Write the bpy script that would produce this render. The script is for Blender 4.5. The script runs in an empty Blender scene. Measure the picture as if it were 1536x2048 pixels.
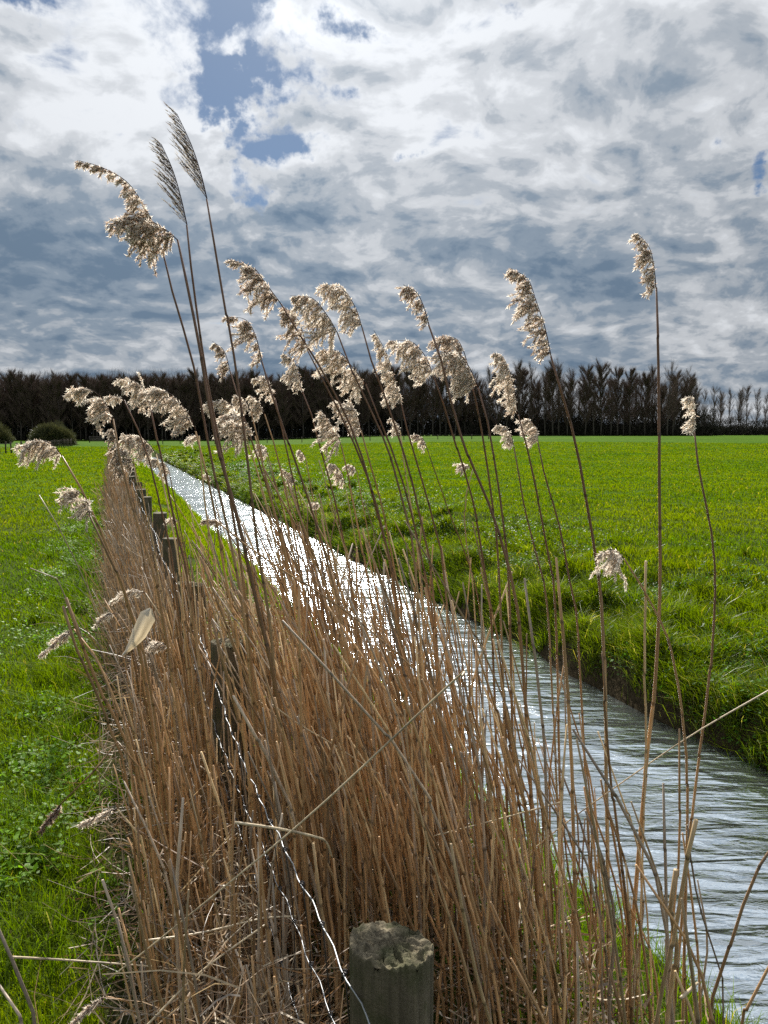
import bpy, math, random
import numpy as np
from mathutils import Vector

# ------------------------------------------------------------------ camera, sky, sun, exposure
F = 1480.0; CAMZ = 1.75
PITCH = math.atan(156.0 / F)
scene = bpy.context.scene
cd = bpy.data.cameras.new('camera'); cam = bpy.data.objects.new('camera', cd)
scene.collection.objects.link(cam); scene.camera = cam
cam.location = (0, 0, CAMZ); cam.rotation_euler = (math.pi / 2 - PITCH, 0, 0)
cd.sensor_fit = 'VERTICAL'; cd.sensor_height = 24.0; cd.lens = 24.0 * F / 2048.0
cd.clip_start = 0.05; cd.clip_end = 6000

SUN_EL = math.radians(41); SUN_AZ = math.radians(-7)      # azimuth from +Y, negative = towards -X
SUN = Vector((math.sin(SUN_AZ) * math.cos(SUN_EL), math.cos(SUN_AZ) * math.cos(SUN_EL), math.sin(SUN_EL)))
sd = bpy.data.lights.new('sun', 'SUN'); sun = bpy.data.objects.new('sun', sd)
scene.collection.objects.link(sun)
sd.energy = 5.0; sd.angle = math.radians(0.6); sd.color = (1.0, 0.95, 0.87)
sun.rotation_euler = SUN.to_track_quat('Z', 'Y').to_euler()
scene.view_settings.view_transform = 'Standard'; scene.view_settings.look = 'None'
scene.view_settings.gamma = 1.0; scene.view_settings.use_curve_mapping = False
scene.view_settings.exposure = 0.85
scene.cycles.max_bounces = 8; scene.cycles.transparent_max_bounces = 8
scene.cycles.diffuse_bounces = 3; scene.cycles.transmission_bounces = 4; scene.cycles.glossy_bounces = 3
scene.cycles.sample_clamp_indirect = 4.0
try: scene.cycles.use_denoising = False
except Exception: pass

world = bpy.data.worlds.new('World'); scene.world = world; world.use_nodes = True
SKY_STRENGTH = 0.1


class NT:
    """tiny helper round a node tree"""
    def __init__(self, tree):
        self.t = tree; tree.nodes.clear()
    def n(self, kind, **kw):
        node = self.t.nodes.new(kind)
        for k, v in kw.items():
            if k in ('inp',):
                for i, val in v.items():
                    if hasattr(val, 'is_linked') or isinstance(val, bpy.types.NodeSocket):
                        self.t.links.new(val, node.inputs[i])
                    else:
                        node.inputs[i].default_value = val
            else:
                setattr(node, k, v)
        return node
    def math(self, op, a, b=None, c=None, clamp=False):
        d = {0: a}
        if b is not None: d[1] = b
        if c is not None: d[2] = c
        m = self.n('ShaderNodeMath', operation=op, inp=d); m.use_clamp = clamp
        return m.outputs[0]
    def vmath(self, op, a, b=None, out=0):
        d = {0: a}
        if b is not None: d[1] = b
        return self.n('ShaderNodeVectorMath', operation=op, inp=d).outputs[out]
    def ramp(self, fac, stops, interp='LINEAR'):
        r = self.n('ShaderNodeValToRGB', inp={0: fac}); cr = r.color_ramp; cr.interpolation = interp
        while len(cr.elements) < len(stops): cr.elements.new(0.5)
        for e, (p, c) in zip(cr.elements, stops):
            e.position = p
            e.color = (c, c, c, 1) if not hasattr(c, '__len__') else (*c, 1)
        return r.outputs[0]
    def mix(self, fac, a, b, blend='MIX'):
        m = self.n('ShaderNodeMix', data_type='RGBA', blend_type=blend)
        m.clamp_factor = True
        for s, v in ((m.inputs[0], fac), (m.inputs[6], a), (m.inputs[7], b)):
            if isinstance(v, bpy.types.NodeSocket): self.t.links.new(v, s)
            else: s.default_value = v if not hasattr(v, '__len__') or len(v) == 4 else (*v, 1)
        return m.outputs[2]
    def noise(self, vec, scale, detail=4, rough=0.5, dist=0.0, out=0):
        return self.n('ShaderNodeTexNoise', inp={'Vector': vec, 'Scale': scale, 'Detail': detail, 'Roughness': rough, 'Distortion': dist}).outputs[out]
    def sstep(self, x, lo, hi):
        m = self.n('ShaderNodeMapRange', interpolation_type='SMOOTHSTEP', inp={0: x, 1: lo, 2: hi, 3: 0.0, 4: 1.0})
        return m.outputs[0]
    def link(self, a, b): self.t.links.new(a, b)


def px_dir(px, py):
    cx, cy = (px - 768) / F, -(py - 1024) / F
    return Vector((cx, math.cos(PITCH) + cy * math.sin(PITCH), -math.sin(PITCH) + cy * math.cos(PITCH)))


BLUE = [(590, 215, .085, .11), (505, 265, .07, .09), (450, 180, .06, .10), (475, 390, .06, .12), (700, 30, .06, .10), (500, 15, .08, .10),
        (1530, 300, .07, .10), (1470, 365, .05, .08), (815, 300, .03, .07), (60, 5, .06, .10), (985, 25, .05, .08), (300, -140, .2, .1), (-500, 300, .2, .1), (2100, 150, .2, .12)]
DULL = [(60, 520, .24, .035), (300, 600, .20, .03), (980, 480, .16, .03), (1350, 420, .20, .025), (1330, 130, .2, .015), (620, 520, .15, .03), (900, 60, .1, .02)]
BRIGHT = [(1250, 120, .35, .035), (250, 250, .26, .05), (800, 170, .22, .04), (1480, 620, .12, .08), (230, 680, .10, .07), (1000, 570, .08, .05), (650, 450, .1, .05), (400, 735, .1, .02)]


def build_world():
    w = NT(world.node_tree)
    out = w.n('ShaderNodeOutputWorld'); bg = w.n('ShaderNodeBackground', inp={1: SKY_STRENGTH})
    w.link(bg.outputs[0], out.inputs[0])
    sky = w.n('ShaderNodeTexSky', sky_type='NISHITA')
    sky.sun_disc = False; sky.sun_elevation = SUN_EL; sky.sun_rotation = SUN_AZ
    sky.air_density = 1.0; sky.dust_density = 0.6; sky.ozone_density = 1.6
    tc = w.n('ShaderNodeTexCoord').outputs['Generated']
    d = w.vmath('NORMALIZE', tc)
    sp = w.n('ShaderNodeSeparateXYZ', inp={0: d})
    x, y, z = sp.outputs
    zz = w.math('MAXIMUM', z, 0.0)
    den = w.math('ADD', zz, 0.34)
    u = w.math('DIVIDE', x, den); v = w.math('DIVIDE', y, den)
    p = w.n('ShaderNodeCombineXYZ', inp={0: u, 1: v, 2: 3.7}).outputs[0]
    warp = w.vmath('SUBTRACT', w.noise(p, 2.2, 3, 0.5, out=1), (0.5, 0.5, 0.5))
    ws = w.n('ShaderNodeVectorMath', operation='SCALE', inp={0: warp}); ws.inputs[3].default_value = 0.24
    p2 = w.vmath('ADD', p, ws.outputs[0])
    n_big = w.noise(p2, 2.15, 10, 0.57, 0.1)
    n_mid = w.noise(p2, 9.5, 7, 0.56, 0.15)
    # the same lumps a little nearer the sun: each gets a bright and a dull side
    off = w.vmath('ADD', p2, (-0.01, 0.045, 0.0))
    n_mid2 = w.noise(off, 9.5, 7, 0.56, 0.15)
    relief = w.math('SUBTRACT', n_mid, n_mid2)
    thick = w.math('ADD', w.math('MULTIPLY', n_big, 0.80), w.math('MULTIPLY', n_mid, 0.20))
    rag = w.vmath('SUBTRACT', w.noise(d, 9.0, 6, 0.6, out=1), (0.5, 0.5, 0.5))
    rg = w.n('ShaderNodeVectorMath', operation='SCALE', inp={0: rag}); rg.inputs[3].default_value = 0.30
    dr = w.vmath('ADD', d, rg.outputs[0])
    def blob(th, bx, by, rad, amp, op):
        b = px_dir(bx, by).normalized()
        dist = w.vmath('DISTANCE', dr, tuple(b), out=1)
        g = w.math('SUBTRACT', 1.0, w.sstep(dist, 0.0, rad))
        return w.math(op, th, w.math('MULTIPLY', g, amp))
    thick = w.math('ADD', thick, 0.055)
    low = w.math('SUBTRACT', 1.0, w.sstep(z, 0.10, 0.34))
    thick = w.math('ADD', thick, w.math('MULTIPLY', low, 0.04))
    hole = w.math('ADD', w.math('MULTIPLY', thick, 0.50), 0.305)
    hole = w.math('ADD', hole, w.math('MULTIPLY', w.math('SUBTRACT', n_mid, 0.5), 0.42))
    thin = w.math('ADD', w.math('MULTIPLY', thick, 0.85), 0.085)
    # gaps of blue in the cloud deck (directions in the sky)
    for (bx, by, rad, amp) in BLUE:
        hole = blob(hole, bx, by, rad, amp * 1.75, 'SUBTRACT'); thin = blob(thin, bx, by, rad * 1.3, amp * .6, 'SUBTRACT')
    cover = w.sstep(hole, 0.375, 0.505)
    low = w.math('SUBTRACT', 1.0, w.sstep(z, 0.10, 0.34))
    grey = w.math('ADD', thin, w.math('MULTIPLY', low, 0.04))
    for (bx, by, rad, amp) in DULL: grey = blob(grey, bx, by, rad, amp, 'ADD')
    for (bx, by, rad, amp) in BRIGHT: grey = blob(grey, bx, by, rad, amp, 'SUBTRACT')
    grey = w.math('ADD', grey, w.math('MULTIPLY', relief, 0.34))
    grey = w.math('SUBTRACT', grey, 0.024)
    grey = w.math('SUBTRACT', grey, w.math('MULTIPLY', w.math('SUBTRACT', 1.0, w.sstep(z, 0.03, 0.15)), 0.05))
    K = 1.0 / SKY_STRENGTH
    c = w.ramp(grey, [(0.40, (0.80, 0.83, 0.87)), (0.49, (0.62, 0.65, 0.69)), (0.55, (0.44, 0.485, 0.54)), (0.62, (0.268, 0.336, 0.418)), (0.72, (0.16, 0.232, 0.325))], 'EASE')
    dt = w.vmath('DOT_PRODUCT', d, tuple(SUN), out=1)
    glow = w.math('POWER', w.math('MAXIMUM', dt, 0.0), 6.0)
    fac = w.math('MULTIPLY', w.math('ADD', w.math('MULTIPLY', glow, 0.42), 0.72), 0.60 * K)
    halo = w.math('MULTIPLY', w.math('POWER', w.math('MAXIMUM', dt, 0.0), 110.0), 2.2)
    halo2 = w.math('MULTIPLY', w.math('POWER', w.math('MAXIMUM', dt, 0.0), 500.0), 8.0)
    fac = w.math('MULTIPLY', fac, w.math('ADD', 1.0, w.math('ADD', halo, halo2)))
    fac = w.math('MULTIPLY', fac, w.math('ADD', 1.0, w.math('MULTIPLY', w.sstep(z, .50, .80), 1.1)))
    sc = w.n('ShaderNodeVectorMath', operation='SCALE', inp={0: c}); w.link(fac, sc.inputs[3])
    blue = w.n('ShaderNodeVectorMath', operation='MULTIPLY', inp={0: sky.outputs[0], 1: (0.20, 0.25, 0.30)}).outputs[0]
    final = w.mix(cover, blue, sc.outputs[0])
    w.link(final, bg.inputs[0])


build_world()

# ------------------------------------------------------------------ helpers
col = scene.collection
rng = np.random.default_rng(11)
random.seed(5)
TH = math.atan(0.366)
CT, ST = math.cos(TH), math.sin(TH)


def st_xy(s, t):                      # ditch frame: s along the ditch, t across it (to the right)
    return t * CT - s * ST, t * ST + s * CT


def xy_st(x, y):
    return -x * ST + y * CT, x * CT + y * ST


def at(px, py, Y):
    d = px_dir(px, py); k = Y / d.y
    return Vector((d.x * k, Y, CAMZ + d.z * k))


def _hash(ix, iy, seed):
    h = (ix.astype(np.int64) * 374761393 + iy.astype(np.int64) * 668265263 + seed * 974711) & 0x7fffffff
    h = ((h ^ (h >> 13)) * 1274126177) & 0x7fffffff
    return ((h ^ (h >> 16)) & 0xffff) / 65535.0


def vnoise(x, y, seed=0):
    x = np.asarray(x, float); y = np.asarray(y, float)
    ix, iy = np.floor(x), np.floor(y); fx, fy = x - ix, y - iy
    fx = fx * fx * (3 - 2 * fx); fy = fy * fy * (3 - 2 * fy)
    a = _hash(ix, iy, seed); b = _hash(ix + 1, iy, seed); c = _hash(ix, iy + 1, seed); d = _hash(ix + 1, iy + 1, seed)
    return (a * (1 - fx) + b * fx) * (1 - fy) + (c * (1 - fx) + d * fx) * fy


def fbm(x, y, seed=0, o=3):
    r = 0; a = .5; tot = 0
    for i in range(o):
        r = r + a * vnoise(x * 2 ** i, y * 2 ** i, seed + i * 17); tot += a; a *= .5
    return r / tot


def sm(x, a, b):
    q = np.clip((x - a) / (b - a), 0, 1)
    return q * q * (3 - 2 * q)


WATER = -0.60


def gz(x, y):
    x = np.asarray(x, float); y = np.asarray(y, float)
    s, t = xy_st(x, y)
    te = t + 0.16 * (fbm(s * .9, t * 0 + 3, 5) - .5) * 2
    end = sm(s, 72, 88)
    # near bank
    z = -0.03 * sm(te, .4, .9)
    z = z - 0.62 * sm(te, .85, 2.45) ** 1.15 - .35 * sm(te, 2.2, 2.7)
    # far bank
    tr = t + 0.14 * (fbm(s * 1.3, t * 0 + 9, 8) - .5) * 2
    up = .35 * sm(tr, 3.95, 4.2) + .34 * sm(tr, 4.14, 4.42) + 0.31 * sm(tr, 4.35, 6.8)
    z = z + up
    ditch = z
    z = ditch * (1 - end)
    lum = fbm(x * .5, y * .5, 2, 3) - .5
    z = z + .05 * lum * sm(np.abs(t - 3.2), 1.3, 2.5)
    tus = np.maximum(fbm(x * 1.7, y * 1.7, 31, 2) - .42, 0)
    z = z + tus * .62 * sm(t, 4.15, 4.6) * (1 - sm(t, 6.0, 8.5))
    z = z + tus * .12 * sm(t, 6, 8) * (1 - sm(t, 14, 22)) + tus * .06 * (1 - sm(t, -1.2, -.6))
    # the right-hand meadow swells gently towards the wood
    z = z + 1.25 * sm(y, 25, 190) * sm(x + .12 * y, -20, 30)
    return z


def smooth_path(pts, n):
    P = [Vector(p) for p in pts]
    P = [P[0] * 2 - P[1]] + P + [P[-1] * 2 - P[-2]]
    seg = len(P) - 3
    out = []
    for i in range(n):
        q = i / (n - 1) * seg; k = min(int(q), seg - 1); f = q - k
        a, b, c, d = P[k], P[k + 1], P[k + 2], P[k + 3]
        out.append(.5 * ((2 * b) + (c - a) * f + (2 * a - 5 * b + 4 * c - d) * f * f + (3 * b - a - 3 * c + d) * f ** 3))
    return out


class MB:
    """collects vertices, faces and colours; build() links them as ONE mesh object"""
    def __init__(self):
        self.v = []; self.c = []; self.q = []; self.t = []; self.n = 0
    def add(self, v, c, quads=None, tris=None):
        v = np.asarray(v, np.float32).reshape(-1, 3)
        c = np.asarray(c, np.float32)
        if c.ndim == 1: c = np.tile(c[:3], (len(v), 1))
        self.v.append(v); self.c.append(c[:, :3])
        if quads is not None and len(quads): self.q.append(np.asarray(quads, np.int32).reshape(-1, 4) + self.n)
        if tris is not None and len(tris): self.t.append(np.asarray(tris, np.int32).reshape(-1, 3) + self.n)
        self.n += len(v)
    def tube(self, path, rad, color, sides=6, cap=True):
        P = np.array([tuple(p) for p in path], float); n = len(P)
        r = np.broadcast_to(np.asarray(rad, float), (n,))
        T = np.gradient(P, axis=0); T /= np.linalg.norm(T, axis=1)[:, None] + 1e-12
        ref = np.array([1., 0, 0]) if abs(T[:, 0]).mean() < .75 else np.array([0, 1., 0])
        A = np.cross(T, ref); A /= np.linalg.norm(A, axis=1)[:, None] + 1e-12
        B = np.cross(T, A)
        a = np.arange(sides) / sides * 2 * np.pi
        V = P[:, None] + r[:, None, None] * (A[:, None] * np.cos(a)[None, :, None] + B[:, None] * np.sin(a)[None, :, None])
        col_ = np.asarray(color, float)
        if col_.ndim == 2: col_ = np.repeat(col_, sides, axis=0)
        i = np.arange(n - 1)[:, None] * sides; j = np.arange(sides)[None]; k = (j + 1) % sides
        q = np.stack([i + j, i + k, i + sides + k, i + sides + j], -1).reshape(-1, 4)
        tr = []
        if cap and sides > 2:
            o = (n - 1) * sides
            tr = [(o, o + m, o + m + 1) for m in range(1, sides - 1)] + [(0, m + 1, m) for m in range(1, sides - 1)]
        self.add(V.reshape(-1, 3), col_, q, tr)
    def tris_free(self, A, B, C, ca, cc):
        """loose triangles: base A,B tip C; colours at the base and at the tip"""
        n = len(A)
        V = np.stack([A, B, C], 1).reshape(-1, 3)
        cl = np.stack([ca, ca, cc], 1).reshape(-1, 3)
        self.add(V, cl, None, np.arange(n * 3).reshape(-1, 3))
    def build(self, name, mat, parent=None, smooth=False, loc=None):
        V = np.concatenate(self.v); C = np.concatenate(self.c)
        if loc is not None: V = V - np.array(tuple(loc), np.float32)
        q = np.concatenate(self.q) if self.q else np.zeros((0, 4), np.int32)
        t = np.concatenate(self.t) if self.t else np.zeros((0, 3), np.int32)
        me = bpy.data.meshes.new(name)
        me.vertices.add(len(V)); me.vertices.foreach_set('co', V.ravel())
        me.loops.add(q.size + t.size)
        me.loops.foreach_set('vertex_index', np.concatenate([q.ravel(), t.ravel()]))
        tot = np.concatenate([np.full(len(q), 4), np.full(len(t), 3)]).astype(np.int32)
        me.polygons.add(len(tot))
        me.polygons.foreach_set('loop_start', np.concatenate([[0], np.cumsum(tot)[:-1]]).astype(np.int32))
        me.polygons.foreach_set('loop_total', tot)
        if smooth: me.polygons.foreach_set('use_smooth', np.ones(len(tot), bool))
        at_ = me.color_attributes.new('Col', 'FLOAT_COLOR', 'POINT')
        at_.data.foreach_set('color', np.concatenate([C, np.ones((len(C), 1), np.float32)], 1).astype(np.float32).ravel())
        me.update(calc_edges=True)
        me.materials.append(mat)
        o = bpy.data.objects.new(name, me); col.objects.link(o)
        if parent is not None: o.parent = parent
        elif loc is not None: o.location = loc
        return o


def tag(o, label, cat=None, group=None, kind=None):
    if label: o['label'] = label
    if cat: o['category'] = cat
    if group: o['group'] = group
    if kind: o['kind'] = kind
    return o


def empty(name, loc, label, cat, group=None):
    e = bpy.data.objects.new(name, None); col.objects.link(e); e.location = loc
    e.empty_display_size = .1
    return tag(e, label, cat, group)


# ------------------------------------------------------------------ materials
def mat_new(name):
    m = bpy.data.materials.new(name); m.use_nodes = True
    return m, NT(m.node_tree)


def mat_leafy(name, rough=.45, trans=.45, spec=.3, trans_tint=(1.25, 1.3, .5), vary=0.0):
    """thin vegetation coloured by its vertex colour: reflects, glints and lets light through"""
    m, w = mat_new(name)
    out = w.n('ShaderNodeOutputMaterial')
    c = w.n('ShaderNodeAttribute', attribute_name='Col').outputs['Color']
    pr = w.n('ShaderNodeBsdfPrincipled', inp={'Base Color': c, 'Roughness': rough, 'Specular IOR Level': spec})
    tcol = w.mix(1.0, c, (*trans_tint, 1), 'MULTIPLY')
    tr = w.n('ShaderNodeBsdfTranslucent', inp={0: tcol})
    mx = w.n('ShaderNodeMixShader', inp={0: trans})
    w.link(pr.outputs[0], mx.inputs[1]); w.link(tr.outputs[0], mx.inputs[2]); w.link(mx.outputs[0], out.inputs[0])
    return m


def mat_stem(name):
    m, w = mat_new(name)
    out = w.n('ShaderNodeOutputMaterial')
    c = w.n('ShaderNodeAttribute', attribute_name='Col').outputs['Color']
    pos = w.n('ShaderNodeNewGeometry').outputs['Position']
    mp = w.n('ShaderNodeMapping', inp={'Vector': pos, 'Scale': (260, 260, 9)}).outputs[0]
    nz = w.noise(mp, 1.0, 3, .6)
    k = w.ramp(nz, [(0.3, .72), (0.7, 1.25)])
    c2 = w.mix(1.0, c, k, 'MULTIPLY')
    pr = w.n('ShaderNodeBsdfPrincipled', inp={'Base Color': c2, 'Roughness': .42, 'Specular IOR Level': .45})
    w.link(pr.outputs[0], out.inputs[0])
    return m


def mat_bark(name):
    m, w = mat_new(name)
    out = w.n('ShaderNodeOutputMaterial')
    c = w.n('ShaderNodeAttribute', attribute_name='Col').outputs['Color']
    pr = w.n('ShaderNodeBsdfPrincipled', inp={'Base Color': c, 'Roughness': .85, 'Specular IOR Level': .15})
    w.link(pr.outputs[0], out.inputs[0])
    return m


M_GRASS = mat_leafy('grass_blades', .5, .58, .06, (1.3, 1.25, .15))
M_TUSS = mat_leafy('tussock_blades', .38, .5, .28, (1.3, 1.25, .2))
M_WEED = mat_leafy('weed_leaves', .5, .5, .18, (1.2, 1.3, .45))
M_FLUFF = mat_leafy('reed_fluff', .6, .70, .2, (1.05, 1.0, .93))
M_DRY = mat_leafy('dry_leaf', .45, .3, .4, (1.1, .95, .7))
M_STEM = mat_stem('reed_stem')
M_BARK = mat_bark('bark')


def mat_ground():
    m, w = mat_new('ground')
    out = w.n('ShaderNodeOutputMaterial')
    g = w.n('ShaderNodeNewGeometry'); pos = g.outputs['Position']
    soilf = w.n('ShaderNodeAttribute', attribute_name='Col').outputs['Color']   # red = bare soil and painted shade at the far bank's foot, green = far turf
    sp = w.n('ShaderNodeSeparateColor', inp={0: soilf})
    n1 = w.noise(pos, .09, 5, .6); n2 = w.noise(pos, 1.7, 6, .65); n3 = w.noise(pos, 24, 4, .7)
    turf = w.ramp(n1, [(.35, (.034, .082, .001)), (.55, (.047, .100, .001)), (.7, (.062, .108, .002))])
    mott = w.ramp(n2, [(.3, .62), (.5, 1.0), (.72, 1.28)])
    fine = w.ramp(n3, [(.3, .6), (.7, 1.35)])
    turf = w.mix(1.0, turf, mott, 'MULTIPLY'); turf = w.mix(.8, turf, w.mix(1.0, turf, fine, 'MULTIPLY'))
    soil = w.ramp(n3, [(.3, (.018, .014, .008)), (.7, (.055, .042, .024))])
    thatch = w.ramp(n3, [(.3, (.025, .03, .008)), (.7, (.06, .07, .02))])
    c = w.mix(sp.outputs[1], thatch, turf)
    c = w.mix(sp.outputs[0], c, soil)
    bump = w.n('ShaderNodeBump', inp={'Strength': .9, 'Distance': .05, 'Height': w.math('ADD', n3, w.math('MULTIPLY', n2, 2.0))})
    pr = w.n('ShaderNodeBsdfPrincipled', inp={'Base Color': c, 'Roughness': .95, 'Specular IOR Level': .03, 'Normal': bump.outputs[0]})
    w.link(pr.outputs[0], out.inputs[0])
    return m


def mat_water():
    m, w = mat_new('water')
    out = w.n('ShaderNodeOutputMaterial')
    pos = w.n('ShaderNodeNewGeometry').outputs['Position']
    r1 = w.n('ShaderNodeMapping', inp={'Vector': pos, 'Rotation': (0, 0, math.radians(12)), 'Scale': (1.7, 7.5, 1)}).outputs[0]
    r2 = w.n('ShaderNodeMapping', inp={'Vector': pos, 'Rotation': (0, 0, math.radians(-14)), 'Scale': (6.0, 19, 1)}).outputs[0]
    a = w.noise(r1, 1.0, 2, .5, .5); b = w.noise(r2, 1.0, 3, .6, .8)
    big = w.noise(pos, 1.1, 3, .55, .6)
    patch = w.sstep(w.noise(pos, .8, 2), .35, .65)
    h = w.math('ADD', w.math('MULTIPLY', a, w.math('ADD', w.math('MULTIPLY', patch, .9), .5)), w.math('MULTIPLY', b, .30))
    h = w.math('ADD', h, w.math('MULTIPLY', big, 1.2))
    bump = w.n('ShaderNodeBump', inp={'Strength': 1.0, 'Distance': .040, 'Height': h})
    fr = w.n('ShaderNodeFresnel', inp={'IOR': 1.6, 'Normal': bump.outputs[0]}).outputs[0]
    fac = w.math('ADD', w.math('MULTIPLY', fr, .40), .60, clamp=True)
    df = w.n('ShaderNodeBsdfDiffuse', inp={0: (.045, .052, .048, 1)})
    gl = w.n('ShaderNodeBsdfAnisotropic', inp={'Color': (.90, .96, 1.0, 1), 'Roughness': .125, 'Normal': bump.outputs[0]})
    mx = w.n('ShaderNodeMixShader', inp={0: fac})
    w.link(df.outputs[0], mx.inputs[1]); w.link(gl.outputs[0], mx.inputs[2]); w.link(mx.outputs[0], out.inputs[0])
    return m


# ------------------------------------------------------------------ ground and water
def build_ground():
    NS, NTt = 520, 520
    us = np.linspace(-.50, 1, NS); s = 1.5 * np.sinh(8.1 * us)
    ut = np.linspace(-1, 1, NTt); t = 3.2 + 1.6 * np.sinh(7.5 * ut)
    S, T = np.meshgrid(s, t, indexing='ij')
    X, Y = st_xy(S, T)
    Z = gz(X, Y)
    soil = sm(T, 1.7, 2.3) * (1 - sm(T, 4.35, 4.6)) * (1 - sm(S, 74, 88))  # ditch soil; its dark rim up the far bank also paints waterline shade
    strip = sm(T, -.25, 0.) * (1 - sm(T, .6, .95)) * (1 - sm(S, 60, 90))
    dist = np.sqrt(X ** 2 + Y ** 2)
    far = sm(dist, 6, 30)
    far = np.maximum(far, .35)
    soil = np.maximum(soil, strip * .8)
    C = np.stack([soil, far, np.zeros_like(far)], -1).reshape(-1, 3)
    i = np.arange(NS - 1)[:, None] * NTt; j = np.arange(NTt - 1)[None]
    q = np.stack([i + j, i + NTt + j, i + NTt + j + 1, i + j + 1], -1).reshape(-1, 4)
    mb = MB(); mb.add(np.stack([X, Y, Z], -1).reshape(-1, 3), C, q)
    o = mb.build('ground', mat_ground(), smooth=True)
    if o.data.polygons[0].normal.z < 0:
        o.data.flip_normals()
    tag(o, None, kind='structure')


def build_water():
    s = np.concatenate([np.arange(-12, 20, .12), np.geomspace(20, 86, 90)[1:]]); t = np.linspace(1.5, 4.9, 40)
    S, T = np.meshgrid(s, t, indexing='ij'); X, Y = st_xy(S, T)
    Z = WATER + .004 * (fbm(X * 3, Y * 4, 77, 2) - .5)
    i = np.arange(len(s) - 1)[:, None] * len(t); j = np.arange(len(t) - 1)[None]
    q = np.stack([i + j, i + j + 1, i + len(t) + j + 1, i + len(t) + j], -1).reshape(-1, 4)
    mb = MB(); mb.add(np.stack([X, Y, Z], -1).reshape(-1, 3), (.1, .1, .1), q)
    o = mb.build('ditch_water', mat_water(), smooth=True)
    if o.data.polygons[0].normal.z < 0: o.data.flip_normals()
    tag(o, None, kind='structure')


build_ground(); build_water()


# ------------------------------------------------------------------ grass
def blades(mb, x, y, h, w, colr, lean=.35, tipmul=1.35):
    n = len(x)
    z = gz(x, y) - .01
    a = rng.uniform(0, 2 * np.pi, n)
    wd = np.stack([np.cos(a), np.sin(a), np.zeros(n)], 1) * w[:, None] * .5
    b = rng.uniform(0, 2 * np.pi, n); L = h * rng.uniform(.1, 1, n) * lean
    ld = np.stack([np.cos(b) * L - .12 * h, np.sin(b) * L, np.zeros(n)], 1)
    base = np.stack([x, y, z], 1)
    mid = base + ld * .35; mid[:, 2] += h * .6
    tip = base + ld * 1.15; tip[:, 2] += h * rng.uniform(.75, 1., n)
    V = np.stack([base - wd, base + wd, mid - wd * .8, mid + wd * .8, tip], 1).reshape(-1, 3)
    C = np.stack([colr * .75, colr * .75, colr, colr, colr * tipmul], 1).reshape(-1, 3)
    o = np.arange(n)[:, None] * 5
    mb.add(V, C, o + np.array([[0, 1, 3, 2]]), o + np.array([[2, 3, 4]]))


def polar(n, r0, r1, a0=-34, a1=34, pw=1.0):
    """points round the viewpoint, density falling with distance"""
    u = rng.random(n)
    if abs(pw - 2) < 1e-3: r = r0 * (r1 / r0) ** u
    else: r = (r0 ** (2 - pw) + u * (r1 ** (2 - pw) - r0 ** (2 - pw))) ** (1 / (2 - pw))
    a = np.radians(rng.uniform(a0, a1, n))
    return r * np.sin(a), r * np.cos(a), r


def grass_col(x, y, seed, n):
    g = fbm(x * .35, y * .35, seed, 3)[:, None]; r = rng.random((n, 1))
    a = np.array([.066, .130, .002]); b = np.array([.138, .190, .003])
    c = a + (b - a) * np.clip(g * 1.4 - .2 + (r - .5) * .5, 0, 1)
    dry = (rng.random((n, 1)) < .015)
    return np.where(dry, np.array([[.30, .26, .12]]), c)


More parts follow.
